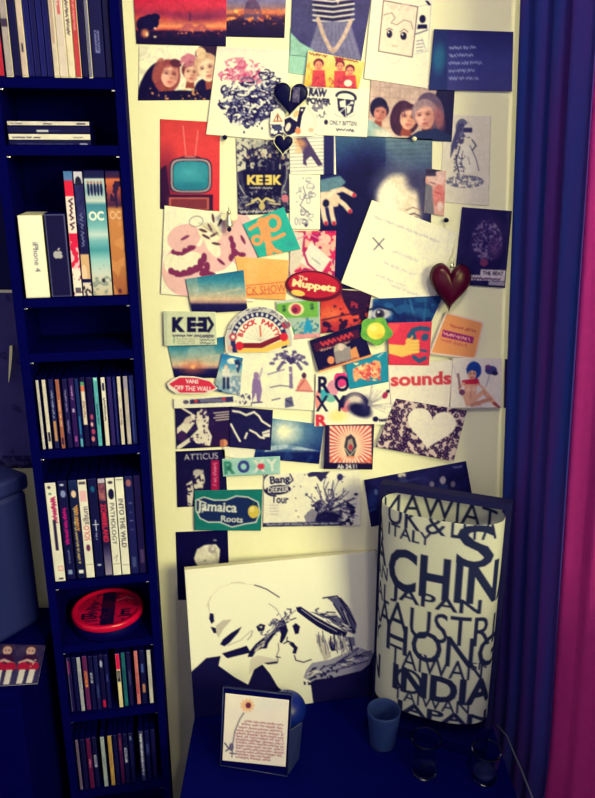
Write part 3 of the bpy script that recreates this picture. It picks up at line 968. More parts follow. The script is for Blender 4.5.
cdrow([(cv(287 - 135), cv(307 - 138), (110, 92, 104), 'grey-brown disc case at the left of the lowest disc row', []),
       (cv(173), cv(195), (14, 12, 60), 'dark disc case second from left in the lowest disc row', []),
       (cv(199), cv(222), (96, 18, 64), 'dark red disc case in the lowest disc row', [S(2.4, 30, 14, (220, 130, 150), 1)]),
       (cv(225), cv(246), (14, 14, 62), 'dark disc case with a white label right of the dark red one', [('r', .8, 26, 3.8, 44, (176, 180, 184)), S(2.2, 28, 14, (70, 60, 90), 2)]),
       (cv(262), cv(284), (164, 176, 160), 'grey-green disc case in the lowest disc row', [S(2.4, 30, 16, (110, 120, 120), 3)]),
       (cv(294), cv(316), (196, 156, 76), 'mustard disc case in the lowest disc row', [S(2.4, 24, 24, (150, 100, 60), 4)]),
       (cv(319), cv(338), (16, 14, 64), 'dark disc case right of the mustard one', []),
       (cv(341), cv(360), (70, 18, 66), 'plum disc case right of centre in the lowest disc row', [S(2, 6, 20, (140, 60, 90), 5)]),
       (cv(363), cv(384), (14, 14, 62), 'dark disc case with a tall white label in the lowest disc row', [('r', .8, 20, 3.8, 42, (170, 174, 180)), S(2.2, 22, 18, (70, 60, 90), 6)]),
       (cv(388), cv(410), (16, 16, 68), 'dark disc case left of the white-lettered one in the lowest disc row', [('r', 1.4, 4, 3.4, 10, (110, 120, 150))]),
       (cv(434), cv(457), (60, 62, 100), 'grey disc case with white lettering in the lowest disc row', [S(2.4, 4, 64, (220, 220, 216), 7, 1.3)]),
       (cv(461), cv(484), (16, 16, 70), 'dark disc case with a faint blue title in the lowest disc row', [S(2.4, 20, 16, (80, 100, 160), 8)]),
       (cv(488), cv(510), (20, 16, 70), 'dark disc case at the right end of the lowest disc row', [])],
      84 - 2, 166, RIW, 0.010, 'discs in the lowest disc row')

# ------------------------------------------------------------------ the collage on the wall
def p_sunset(k):
    k.vgrad([(-25, (190, 30, 60)), (0, (206, 40, 66)), (10, (196, 50, 70)), (18, (226, 84, 70)), (26, (240, 150, 90)), (29, (210, 80, 70)), (31, (30, 14, 60)), (47, (14, 4, 52))])
    k.ell(170, 14, 34, 3, (120, 30, 80), 4, al=.6, soft=.8).ell(200, 4, 30, 4, (230, 60, 80), 0, al=.6, soft=.8).ell(208, 16, 30, 5, (110, 34, 84), -6, al=.7, soft=.8)
    k.ell(150, 22, 9, 8, (16, 8, 60), 0).ell(144, 24, 8, 8, (20, 10, 64)); k.ell(155, 17, 5, 4, (16, 8, 60))
    k.poly([(178, 31), (184, 25), (189, 22), (195, 27), (202, 23), (208, 28), (214, 31)], (190, 90, 90)); k.line([(190, 20), (190, 12)], 1.6, (90, 40, 80))
    k.noise(4, (0, 0, 0), (60, 16, 60), thr=.6, al=.8, ya=30, yb=36, seed=2); k.noise(3, (0, 0, 0), (226, 120, 90), thr=.72, ya=24, yb=33, xa=176, xb=222, seed=5)
    k.ell(145, 33, 3.5, 4, (240, 140, 90), al=.9, soft=.5).ell(147, 34, 1.2, 2.4, (255, 226, 160)).ell(155, 28, 1.4, 1, (250, 200, 150)).ell(155, 36.6, 1.6, 1, (236, 220, 170))


def p_city(k):
    k.vgrad([(-25, (110, 110, 160)), (0, (120, 116, 150)), (8, (150, 110, 110)), (12, (226, 130, 80)), (15, (120, 60, 70)), (20, (40, 20, 60)), (38, (16, 6, 54))])
    k.poly([(244, 12), (246, 2), (252, -4), (258, 2), (262, 12), (262, 20), (244, 20)], (96, 70, 100)); k.rect(236, 9, 280, 14, (210, 100, 70), .5)
    k.noise(3, (0, 0, 0), (244, 140, 70), thr=.66, ya=9, yb=20, seed=8); k.noise(2.6, (0, 0, 0), (200, 90, 70), thr=.72, ya=16, yb=27, seed=9); k.ell(236, 11, 2.4, 1.3, (255, 200, 110)).ell(232, 18, 2, 1.2, (255, 170, 90)); k.ell(262, 17, 3, 2, (120, 50, 70)).ell(275, 19, 4, 2.5, (60, 30, 70))


def p_women(k):
    k.fill((247, 240, 198)); k.vgrad([(46, (244, 236, 192)), (100, (250, 242, 190))])
    k.ell(152, 86, 12, 26, (16, 8, 60), 22).ell(146, 98, 9, 10, (14, 6, 58)); k.ell(206, 92, 12, 14, (20, 8, 60))
    k.face(168, 74, 10.5, (244, 180, 144), (150, 66, 70), 6, look=.7); k.ell(158, 70, 5, 13, (170, 84, 76), 18, al=.8); k.ell(176, 63, 6, 4, (90, 36, 56), 20)
    k.face(191, 72, 8.5, (246, 190, 150), (120, 50, 60), 4, long=False, cap=(190, 110, 120)); k.poly([(180, 64), (181, 57), (188, 53), (195, 55), (197, 62), (189, 60)], (196, 116, 124))
    k.ell(207, 52, 12, 8, (50, 26, 56), -12); k.face(207, 68, 11, (250, 212, 164), (206, 160, 120), -14, long=False, look=-.3); k.ell(201, 53, 5, 6, (226, 190, 140), -20)
    k.poly([(140, 100), (150, 92), (180, 90), (216, 92), (214, 101), (138, 101)], (20, 8, 58)); k.noise(3, (0, 0, 0), (230, 160, 90), thr=.7, ya=88, yb=101, xa=150, xb=205, seed=4)


def p_splatter(k):
    k.fill((248, 243, 204)); k.vgrad([(46, (232, 220, 186)), (58, (248, 243, 204))], ya=46, yb=58)
    r = np.random.default_rng(12)
    n = (26, 20, 74)
    k.noise(3.5, (0, 0, 0), (130, 128, 146), thr=.44, seed=16, mask=lambda X, Y: (((X - 250 - 4 * np.sin(Y * .4)) / 27) ** 2 + ((Y - 100) / 25) ** 2 < 1)); k.noise(3, (0, 0, 0), n, thr=.5, seed=6, mask=lambda X, Y: (((X - 249 - 5 * np.sin(Y * .4)) / 25) ** 2 + ((Y - 110 - 3 * np.sin(X * .3)) / 15) ** 2 < 1))
    k.noise(2.6, (0, 0, 0), n, thr=.56, seed=8, mask=lambda X, Y: (((X - 262 - 4 * np.sin(Y * .5)) / 20) ** 2 + ((Y - 88) / 16) ** 2 < 1))
    k.noise(5, (0, 0, 0), (222, 140, 150), thr=.46, seed=3, mask=lambda X, Y: (((X - 243 - 4 * np.sin(Y * .4)) / 22) ** 2 + ((Y - 71) / 14) ** 2 < 1)); k.noise(4, (0, 0, 0), (200, 70, 110), thr=.56, seed=4, mask=lambda X, Y: (((X - 236) / 14) ** 2 + ((Y - 73) / 10) ** 2 < 1))
    for i in range(190):
        t = r.uniform(0, 6.28); q = math.sqrt(r.random())
        x, y = 249 + 26 * q * math.cos(t), 94 + 30 * q * math.sin(t)
        if y < 80 and x < 262: c = ((214, 120, 140), (196, 70, 110), (240, 226, 196), (226, 160, 160))[i % 4]
        else: c = (n, n, (236, 230, 200), (90, 90, 122), n, (246, 240, 206))[i % 6]
        a0 = r.uniform(0, 360)
        k.ring(x, y, r.uniform(2, 9), r.uniform(1.2, 4.5), r.uniform(.6, 2.0), c, a0, a0 + r.uniform(60, 200), r.uniform(-60, 30))
    for x, y in ((244, 132), (249, 126), (232, 118), (262, 128)): k.ell(x, y, .9, 1.4, (40, 36, 80))


def p_dress(k):
    k.vgrad([(-30, (60, 56, 90)), (30, (70, 66, 110)), (64, (50, 46, 96))]); k.rect(340, -30, 380, 66, (60, 54, 104), .6)
    k.poly([(312, -30), (352, -30), (354, 2), (349, 22), (319, 22), (313, 2)], (30, 22, 70))
    for q in range(-5, 4): k.line([(313, 4 + q * 5.2), (333, 6 + q * 5.2), (354, 3 + q * 5.2)], 1.7, (226, 218, 190))
    k.poly([(334, -6), (342, -8), (338, 4)], (230, 200, 170))
    k.poly([(318, 21), (350, 21), (362, 60), (306, 60)], (112, 108, 136)); 
    for q in range(9): k.line([(320 + q * 3.4, 23), (308 + q * 6.4, 60)], .7, (150, 146, 166), .6)
    k.line([(318, 18), (324, 36), (331, 50)], 4, (206, 176, 150)); k.line([(351, 20), (344, 36), (335, 50)], 4, (206, 176, 150)); k.ell(333, 50, 4, 3, (196, 164, 140))
    k.poly([(289, 30), (300, 42), (314, 50), (300, 80), (280, 80)], (150, 196, 164))


def p_mint(k): k.fill((160, 206, 170))


def p_facedraw(k):
    k.fill((248, 240, 200)); fr = [(383.5, 0), (417.8, 6), (412.2, 56.3), (378.5, 50.4)]
    k.poly(fr, (246, 224, 184)); k.line(fr + fr[:1], .9, (80, 60, 80)); k.noise(3, (0, 0, 0), (236, 196, 170), thr=.55, al=.7, xa=387, xb=413, ya=3, yb=12, seed=2)
    k.line([(384, 14), (392, 12), (395, 17), (391, 22), (397, 24), (404, 19), (411, 21), (413, 28)], .7, (120, 100, 110)); k.ell(389.5, 33, 2.8, 4, (24, 18, 60)).ell(403.6, 35, 3.2, 4, (24, 18, 60)); k.ell(388.6, 31.4, .8, 1, CREAM).ell(402.4, 33.4, .9, 1.1, CREAM)
    k.line([(386, 29), (389, 27), (393, 29)], .6, (60, 50, 80)); k.line([(400, 31), (404, 28), (408, 31)], .6, (60, 50, 80)); k.line([(392, 44.6), (395, 45.6), (397.5, 44.8)], .7, (190, 130, 120))
    k.line([(387, 56), (390, 62), (394, 63), (398, 61), (401, 57)], .6, (190, 180, 160)); k.line([(372, 33), (376, 30), (375, 26)], .6, (200, 190, 160))
    k.ell(422.6, 18, 3.2, 4, NAVY).poly([(417, 28), (418, 23.5), (427, 23.5), (427.5, 27.5)], NAVY); k.line([(416, 33), (427.5, 29)], 1.2, (90, 84, 110)); k.poly([(422, 37), (428, 34), (430, 48), (426, 49)], (250, 248, 224)); k.line([(422, 37), (426, 49)], .5, (150, 140, 140))
    for q in range(4): k.line([(416.5, 40 + q * 3.4), (423, 39 + q * 3.4)], .9, (130, 124, 140))
    k.line([(417.8, 6), (431, 3), (428, 50), (415, 53)], .5, (170, 160, 150)); k.poly([(425, 0), (428, 0), (431, 4), (429, 5)], NAVY)


def p_quote(k):
    k.fill((40, 44, 108)); k.vgrad([(29, (30, 30, 92)), (60, (54, 58, 120)), (91, (62, 60, 118))]); k.rect(428, 28, 447, 92, (22, 40, 92), .7); k.ell(439, 58, 6, 14, (40, 120, 140), 4, al=.7, soft=.5)
    for q in range(5): k.scrib(449, 47.5 + q * 7.7, (28, 27, 34, 27, 32)[q], 1.7, (140, 146, 176), 1.2, -1.2, 20 + q, .9)


def p_bath(k):
    k.fill((216, 186, 160)); k.vgrad([(78, (196, 166, 146)), (120, (214, 180, 150))])
    for q in range(8): k.line([(370 + q * 10, 78), (369 + q * 10, 120)], .6, (170, 136, 124))
    for q in range(4): k.line([(368, 86 + q * 10), (430, 90 + q * 10)], .6, (170, 136, 124))
    k.ell(446, 112, 12, 34, (16, 10, 62)); k.rect(440, 88, 458, 145, (18, 12, 66)); k.ell(379, 108, 9, 11, (20, 14, 62)); k.face(380, 112, 7.6, (200, 130, 110), (24, 14, 60), 10, long=False)
    k.poly([(366, 118), (374, 122), (388, 132), (395, 138), (366, 138)], (150, 176, 160)); k.ell(383, 134, 10, 5, (230, 216, 180), 14, al=.8, soft=.4); k.ell(402, 118, 12, 18, (60, 26, 62), 8)
    k.face(407.5, 117, 10, (240, 176, 138), (64, 28, 60), 6, look=.2); k.ell(430, 112, 14, 20, (96, 74, 100), -10); k.face(425, 115, 11.5, (228, 168, 140), (150, 120, 120), -8, long=False, look=-.5); k.ell(439, 118, 5, 12, (170, 96, 96), -12, al=.8, soft=.4)
    k.poly([(404, 140), (418, 131), (436, 128), (452, 136), (452, 144), (400, 144)], (26, 40, 84)); k.line([(372, 138), (396, 138), (410, 140)], 1.6, (190, 196, 170))


def p_sketch(k):
    k.fill((236, 224, 184)); d = (52, 50, 92)
    k.ell(466, 128, 6, 8, (216, 206, 176)).ell(462, 128, 6.5, 9.5, (90, 88, 120), al=.9); k.noise(2.5, (0, 0, 0), (40, 38, 84), thr=.46, al=.8, mask=lambda X, Y: (((X - 459 + (Y - 140) * .12) / 5) ** 2 + ((Y - 137) / 15) ** 2 < 1), seed=1)
    for q in range(12): k.line([(463 - q * .5, 122 + q * .4), (459 - q * .7, 134 + q), (455 - q * .4, 146 + q)], .6, (70, 68, 106))
    k.ell(468, 130, 4.6, 6.4, (226, 214, 182)); k.rect(463.5, 127.5, 472.5, 132, d); k.line([(467, 137), (470, 137)], .8, d); k.line([(472, 139), (476, 145), (472, 150)], 1.2, d)
    k.poly([(461, 143), (470, 146), (475, 156), (478, 168), (472, 172), (459, 172), (455, 160)], (240, 230, 194)); k.line([(470, 145), (476, 158), (479, 170)], .7, d); k.line([(460, 146), (456, 160), (459, 172)], 1.4, d); k.noise(1.5, (0, 0, 0), d, thr=.6, xa=454, xb=465, ya=154, yb=174, seed=2); k.line([(463, 150), (461, 160), (464, 171)], .6, d); k.line([(468, 156), (470, 164)], .5, d)
    k.noise(1.6, (0, 0, 0), (86, 86, 116), thr=.48, al=.85, mask=lambda X, Y: (((X - 465) / 19) ** 2 + ((Y - 181) / 6.5) ** 2 < 1), seed=3); k.line([(490.6, 116), (489, 190)], .7, (210, 200, 170))


def p_tv(k):
    k.fill((222, 60, 62)); k.vgrad([(119, (214, 64, 62)), (150, (228, 66, 66)), (210, (220, 50, 60))]); k.poly([(158, 170), (166, 164), (170, 194), (166, 212), (158, 212)], (40, 10, 56)); k.ell(166, 180, 10, 26, (60, 14, 58), 0, al=.6, soft=.6)
    k.line([(186, 156), (183, 126)], .9, (240, 140, 120)); k.line([(195, 156), (198, 130)], .9, (240, 140, 120)); k.ell(190, 158, 12, 3, (90, 40, 60)).ell(190, 157, 6, 2, (200, 110, 100))
    rr = lambda a, b, c, d, r: [((a + c) / 2 + (c - a) / 2 * np.sign(math.cos(t)) * abs(math.cos(t)) ** .42, (b + d) / 2 + (d - b) / 2 * np.sign(math.sin(t)) * abs(math.sin(t)) ** .42) for t in np.linspace(0, 6.2, 60)] or [(a + r, b), (c - r, b - 0), (c, b + r * .8), (c + .6, (b + d) / 2), (c, d - r * .8), (c - r, d), (a + r, d), (a, d - r * .8), (a - .6, (b + d) / 2), (a, b + r * .8)]
    k.poly(rr(169.5, 157, 212, 193, 6), (30, 16, 56)); k.poly(rr(170.6, 158, 211, 192, 6), (176, 150, 140)); k.poly(rr(172.6, 160, 209, 190, 5), (28, 30, 66)); k.poly(rr(173.4, 160.8, 208.4, 189.4, 5), (44, 138, 146)); k.ell(190, 172, 12, 8, (84, 176, 172), 0, al=.7, soft=.8); k.ell(191, 186, 14, 4, (30, 110, 130), al=.6, soft=.6)
    k.rect(166, 194, 213, 212, (60, 20, 56)); k.rect(169, 197, 209, 210, (200, 96, 84)); k.rect(171, 198.6, 207, 209, (130, 50, 60))


def p_keek(k):
    k.fill((22, 18, 70)); k.noise(4, (10, 6, 56), (120, 116, 110), al=.6, seed=2); k.noise(5, (0, 0, 0), (206, 200, 160), thr=.6, ya=140, yb=168, seed=3)
    k.poly([(236, 136), (250, 140), (246, 168), (236, 172)], (210, 204, 170)); k.poly([(236, 140), (262, 136), (286, 138), (289, 142), (262, 146), (244, 150)], (200, 196, 160), .8)
    for x, h in ((248, 16), (256, 20), (263, 18), (270, 17), (277, 22), (283, 14)): k.rect(x - 2.4, 170 - h * .75, x + 2.4, 176, (16, 12, 58)); k.ell(x, 168 - h * .75, 1.8, 2.2, (180, 150, 120))
    k.ring(262, 176, 23, 26, .9, (150, 150, 150), 20, 160); k.ring(262, 172, 25, 30, .8, (170, 166, 150), -20, 60); k.ring(262, 172, 25, 30, .8, (170, 166, 150), 120, 200)
    k.poly([(243, 170), (285, 170), (281, 194), (262, 204), (245, 194)], (14, 10, 56)); k.text('KE', 255, 179.5, 10, (236, 206, 100), 0, w=16, bold=.05); k.text('E', 268.4, 179.5, 10, (236, 206, 100), 0, w=7, bold=.05, mirror=True); k.text('K', 277.5, 179.5, 10, (236, 206, 100), 0, w=9, bold=.05)
    k.noise(2, (0, 0, 0), (190, 186, 160), thr=.66, al=.7, seed=21, mask=lambda X, Y: (Y < 166) | (Y > 190)); k.noise(2.5, (0, 0, 0), (14, 8, 58), thr=.6, al=.8, seed=22, mask=lambda X, Y: (Y < 166) | (Y > 192))
    k.scrib(250, 187.5, 26, 1, (190, 186, 160), .9, 0, 5); k.line([(252, 201), (258, 198), (262, 202), (266, 198), (274, 201)], 2.2, (214, 196, 120)); k.line([(246, 205), (254, 202)], 1.6, (200, 186, 130)); k.line([(280, 204), (270, 203)], 1.6, (200, 186, 130)); k.ell(262, 206, 3, 4, (200, 180, 110)); k.ell(285, 198, 3.6, 4, (196, 110, 116))
    for q in range(2): k.scrib(240, 197 + q * 5, 9, 1, (150, 150, 150), .7, 0, 7 + q)
    k.scrib(240, 212, 46, 1.3, (214, 206, 170), 1, -2, 9)


def p_donut(k):
    k.fill((250, 244, 204)); pk, dk = (242, 190, 170), (130, 44, 84)
    for cx, cy, rx, ry, a in ((184, 237, 17, 13, -18), (188, 270, 26, 27, 0), (240, 238, 17, 30, -14), (218, 250, 18, 22, 30)): k.ell(cx, cy, rx, ry, pk, a)
    k.ell(184, 262, 20, 10, (250, 240, 190), -16); k.ell(210, 232, 12, 9, (248, 238, 180), 20); k.ell(172, 262, 8, 9, (248, 240, 190)); k.ell(212, 244, 6, 14, (250, 240, 190), -30)
    for x, y, rx, ry in ((171, 270, 3, 3), (177, 273, 3, 3.6), (184, 272, 3.4, 3), (190, 270, 3.4, 4), (196, 268, 4, 4), (201, 262, 3.6, 5), (204, 257, 3, 5), (207, 266, 3, 5), (212, 274, 4, 2.4), (204, 273, 5, 3), (173, 251, 2, 2.4), (178, 253, 2.4, 2), (185, 250, 3, 3), (191, 247, 4, 2.6), (231, 238, 2.4, 3), (233, 245, 3, 4), (235, 252, 3, 4), (242, 254, 4, 2.4), (231, 257, 2.4, 4)): k.ell(x, y, rx, ry, dk)
    k.line([(171, 271), (180, 274), (190, 272), (198, 268), (204, 258)], 5.4, dk); k.line([(200, 268), (207, 272), (213, 274)], 4.4, dk); k.line([(174, 252), (182, 253), (194, 246.5)], 3.6, dk); k.line([(231, 237), (233, 246), (233, 256)], 3.8, dk); k.line([(234, 251), (243, 254.6)], 3.6, dk)
    k.ell(180, 266, 6, 3.4, (250, 240, 190), -10); k.ell(189, 262, 6, 4, (250, 240, 190), -20)
    k.ell(185, 237, 5, 1.4, dk, -28).ell(221, 261, 5, 1.5, dk, 40).ell(243, 239, 5, 1.5, dk, 62); k.ring(196, 221, 7, 5, .7, (130, 120, 110), 0, 360, -10)
    for a, b, c in ((203, 230, 20), (210, 227, 60), (214, 234, -30), (206, 236, 30), (216, 243, 10), (220, 222, -60), (213, 218, 80)): k.ell(a, b, 4.6, 1.3, (90, 50, 66), c)
    for q in range(5): k.line([(198 + q * 3, 222), (212 + q * 2, 232 + q)], .5, (150, 130, 120))
    k.line([(164, 250), (160, 268), (166, 284), (176, 292)], .7, (220, 170, 150))


def p_lined(k):
    k.fill((244, 238, 200))
    for q in range(10): k.line([(289, 139 + q * 3.6), (326, 137.5 + q * 3.6)], .7, (160, 150, 150))
    k.rect(324, 130, 334, 176, (34, 34, 84)); k.vgrad([(130, (40, 40, 90)), (176, (26, 26, 80))], xa=324, xb=333)
    k.poly([(296, 138), (306, 137), (323, 165), (318, 166), (311, 156), (306, 160), (307, 166), (303, 164), (303, 154)], (74, 56, 96)); k.ell(300, 143, 6, 4, (226, 160, 100), 20, al=.8, soft=.5); k.ell(299, 150, 4, 3, (236, 190, 130), al=.8, soft=.5)


def p_doodle(k):
    k.fill((247, 241, 203)); r = np.random.default_rng(5)
    for i in range(26): k.ring(r.uniform(296, 314), r.uniform(180, 224), r.uniform(1, 5), r.uniform(1, 4), .6, (120, 116, 130), r.uniform(0, 360), r.uniform(200, 600), al=.8)
    k.ell(306, 225, 1.6, 2, (70, 60, 90)); k.line([(303, 186), (306, 195), (300, 205), (310, 214)], .8, (90, 86, 110))


def p_pink(k):
    k.fill((216, 40, 90)); k.noise(7, (0, 0, 0), (236, 180, 150), thr=.55, seed=2); k.noise(5, (0, 0, 0), (170, 20, 90), thr=.6, seed=6); k.poly([(289, 230), (305, 234), (302, 262), (290, 276)], (226, 210, 176)); k.poly([(311, 242), (331, 259), (320, 275), (300, 262)], (232, 226, 196)); k.line([(305, 232), (303, 250), (308, 264), (322, 276)], 2, (180, 40, 90)); k.line([(312, 258), (320, 264)], 1, (150, 150, 140)); k.ell(325, 239, 6, 5, (240, 190, 160)); k.line([(294, 240), (310, 234), (322, 240)], 1.2, (230, 130, 150))


def p_portrait(k):
    k.fill((20, 22, 78)); k.vgrad([(134, (60, 96, 120)), (150, (40, 66, 106)), (170, (22, 26, 84)), (292, (12, 10, 62))]); k.vgrad([(134, (120, 142, 138)), (160, (96, 118, 128)), (178, (40, 46, 98))], xa=386, xb=434, ya=134, yb=178, al=.75)
    for q in range(8): k.line([(372, 142 + q * 4), (432, 139 + q * 4.6)], 1.1, (60, 84, 110), .6)
    k.ell(368, 210, 30, 60, (10, 8, 60), 0, al=.9, soft=.3); k.ell(399, 184, 24, 20, (90, 92, 112), -8, al=.9, soft=.4)
    k.ell(400, 203, 22, 30, (246, 226, 180), -10, al=1, soft=.12); k.ell(388, 196, 10, 12, (255, 244, 204), al=.8, soft=.6); k.ell(416, 180, 10, 9, (50, 48, 84), 30, al=.9, soft=.5); k.ell(424, 196, 6, 22, (70, 66, 96), -4, al=.9, soft=.4)
    k.line([(408, 213), (414, 211), (420, 214)], 1.3, (70, 50, 66)); k.ell(415, 216, 3.2, 1.8, (40, 30, 60)); k.line([(406, 208), (413, 205), (421, 208)], 1, (130, 100, 90))
    k.poly([(320, 178), (340, 174), (346, 180), (334, 192), (320, 192)], (96, 132, 140))
    sk = (238, 206, 164)
    k.poly([(320, 190), (332, 189), (340, 194), (338, 204), (320, 206)], sk)
    for P in ([(332, 190), (343, 187), (354, 193)], [(336, 196), (344, 202), (350, 209)], [(330, 200), (332, 212), (334, 221)], [(322, 202), (324, 214), (326, 221)]): k.line(P, 4.6, sk); k.ell(P[-1][0], P[-1][1], 1.8, 2.2, (190, 30, 60))
    k.ell(326, 201, 3.4, 4, (20, 18, 60)); k.poly([(318, 226), (334, 224), (336, 292), (318, 290)], (14, 12, 64))


def p_smallface(k):
    k.fill((228, 168, 144)); k.ell(436, 176, 9, 10, (240, 196, 170)); k.rect(424, 168, 436, 176, (60, 50, 80)); k.line([(428, 172), (440, 170)], 2, (40, 30, 66)); k.ell(439, 196, 6, 12, (226, 130, 116)); k.poly([(424, 182), (432, 186), (434, 214), (424, 216)], (120, 116, 120)); k.line([(430, 182), (436, 184)], .8, (90, 50, 60)); k.line([(436, 192), (442, 194)], 1, (190, 60, 70)); k.ell(440, 206, 3, 5, (244, 206, 180))


def p_note(k):
    k.fill((250, 243, 203)); a = 21.5; g = (196, 188, 170)
    for q, (x, y, w) in enumerate(((374, 216, 72), (392, 250, 30), (384, 262, 36), (376, 274, 34), (390, 284, 34))): k.scrib(x, y, w, 1.7, g if q else (176, 168, 160), .7, a, 40 + q, .8)
    k.line([(373, 237), (383, 248)], 1.2, (90, 84, 100)); k.line([(384, 238), (374, 249)], 1.2, (90, 84, 100))


def p_beat(k):
    k.fill((22, 18, 70)); k.noise(10, (14, 10, 62), (40, 30, 86), al=.9, seed=2); el = lambda X, Y: (((X - 487) / 15) ** 2 + ((Y - 240) / 20) ** 2 < 1)
    k.ell(488, 238, 15, 20, (66, 46, 96), 10, al=.9, soft=.3); k.noise(2.2, (0, 0, 0), (130, 110, 140), thr=.52, mask=el, seed=3); k.noise(2, (0, 0, 0), (34, 24, 80), thr=.6, mask=el, seed=9); k.ell(484, 262, 4, 4, (120, 50, 90)); k.ell(496, 248, 6, 10, (80, 46, 96), al=.6, soft=.5)
    k.poly([(481, 269), (506, 270), (505, 277), (480, 276)], (222, 208, 190)); k.text('THE BEAT', 493, 273, 4, (30, 20, 60), 2, w=21, bold=.02); k.poly([(471, 274.5), (505, 276), (504.6, 281), (470.6, 280)], (216, 200, 186)); k.scrib(472, 278, 30, 1.2, (60, 30, 70), 1, 2, 4); k.poly([(489, 281), (505, 281.6), (504.6, 286), (488, 285)], (200, 186, 180), .8)


def p_squig(k):
    k.fill((44, 178, 150)); o = (240, 160, 92); k.ring(273, 223, 6.4, 7, 4, o, 0, 360); k.line([(267, 219), (262, 226), (264, 236), (268, 242), (270, 256)], 6, o); k.line([(250, 229), (256, 225), (262, 224)], 3.8, o); k.ring(257, 240, 4.4, 4, 3.4, o, -40, 300); k.line([(268, 240), (276, 238), (284, 234)], 3.8, o); k.line([(270, 244), (274, 250), (281, 253)], 4.4, o); k.ell(262, 223, 5, 6, o); k.ell(290, 244, 4, 3, (60, 150, 150), al=.6, soft=.5); k.ell(268, 236, 3, 8, o)


def p_orange(k):
    k.fill((248, 178, 92)); k.vgrad([(256, (250, 186, 100)), (300, (246, 170, 84))]); k.ell(252, 270, 6, 14, (252, 200, 120), al=.5, soft=.5); k.text('CK SHOW', 266, 289.5, 8, (206, 90, 66), -5, w=40, bold=.0); k.line([(246, 285.5), (286, 281.6)], .8, (206, 90, 66)); k.line([(247, 295), (286, 293)], .8, (206, 90, 66))


def p_sky(x0, x1, y0, y1, sun=None, warm=True):
    def p(k):
        H = y1 - y0
        if warm: k.vgrad([(y0, (26, 100, 130)), (y0 + .25 * H, (60, 140, 150)), (y0 + .5 * H, (160, 176, 150)), (y0 + .66 * H, (226, 190, 140)), (y0 + .74 * H, (170, 130, 120)), (y0 + .78 * H, (30, 26, 76)), (y1, (14, 12, 66))])
        k.noise(16, (0, 0, 0), (210, 200, 160), thr=.62, al=.35, ya=y0, yb=y0 + .7 * H, seed=int(x0)); k.line([(x0 + 8, y0 + .66 * H), (x1 - 6, y0 + .42 * H)], 2.4, (214, 196, 150), .5); k.line([(x0 + 10, y0 + .55 * H), (x1 - 20, y0 + .5 * H)], 1.6, (190, 190, 160), .4)
        if sun: k.ell(sun[0], sun[1], 9, 5, (240, 120, 80), al=.7, soft=.9).ell(sun[0], sun[1], 2.2, 2, (255, 190, 110))
    return p


def p_ticket(k):
    k.fill((214, 218, 168)); k.rect(163, 310, 167, 348, (190, 196, 160), .7); k.text('K', 178.5, 324.5, 15, (16, 14, 62), 0, w=13, bold=.07); k.text('E', 191.5, 324.5, 15, (16, 14, 62), 0, w=9, bold=.07); k.text('E', 202.5, 324.5, 15, (16, 14, 62), 0, w=9, bold=.07, mirror=True); k.line([(208.5, 318), (212.5, 324.5), (208.5, 331)], 3, (16, 14, 62)); k.rect(196, 323, 199, 326.4, (16, 14, 62))
    k.scrib(173, 335.6, 44, 1, (60, 60, 90), 1, 0, 2); k.line([(174, 338), (174, 343)], .8, (70, 130, 110))
    for q in range(3): k.scrib(177, 339 + q * 2.2, 20, .6, (130, 136, 120), .5, 0, 5 + q); k.scrib(200, 337 + q * 3, 16, .9, (80, 84, 100), .8, 0, 15 + q)


def p_vans(k):
    k.fill((244, 232, 204)); k.poly([(169, 384), (180, 377.5), (196, 378), (210, 381.5), (216, 388), (205, 392.6), (180, 392.6)], (222, 50, 74)); k.text('VANS', 192, 381.4, 4.2, (250, 236, 214), 2, w=13, bold=.04); k.text('OFF THE WALL', 193, 388.4, 5, (250, 236, 214), 2, w=38, bold=.03)


def p_surf(k):
    k.vgrad([(355, (30, 120, 170)), (366, (90, 160, 180)), (374, (190, 200, 176)), (395, (120, 160, 170))]); k.ell(232, 361, 5, 3, (230, 230, 210)); k.ell(226, 367, 2, 2.4, (236, 200, 160)); k.poly([(222, 369), (230, 369), (229, 378), (223, 378)], (230, 226, 210)); k.line([(224, 378), (224, 388)], 2.4, (24, 30, 80)); k.line([(228, 378), (228, 388)], 2.4, (24, 30, 80)); k.poly([(234, 360), (242, 360), (238, 374)], (24, 50, 96)); k.noise(4, (0, 0, 0), (20, 36, 90), thr=.62, ya=382, yb=396, seed=2); k.rect(232, 376, 240, 392, (110, 140, 160), .7); k.noise(3, (0, 0, 0), (226, 220, 190), thr=.6, al=.8, xa=230, xb=242, seed=4)


def p_strip(k):
    k.fill((244, 238, 204)); k.poly([(190, 399.6), (233, 396.4), (233.6, 402), (190, 404)], (50, 46, 90)); k.rect(200, 398.6, 226, 402, (110, 106, 130)); k.ell(196, 401, 2, 1.6, (200, 60, 70)).ell(224, 399, 2, 1.6, (200, 60, 70)); k.ell(186, 402, 3, 2, (90, 80, 100)); k.noise(3, (0, 0, 0), (60, 56, 96), thr=.6, xa=236, xb=252, seed=2)


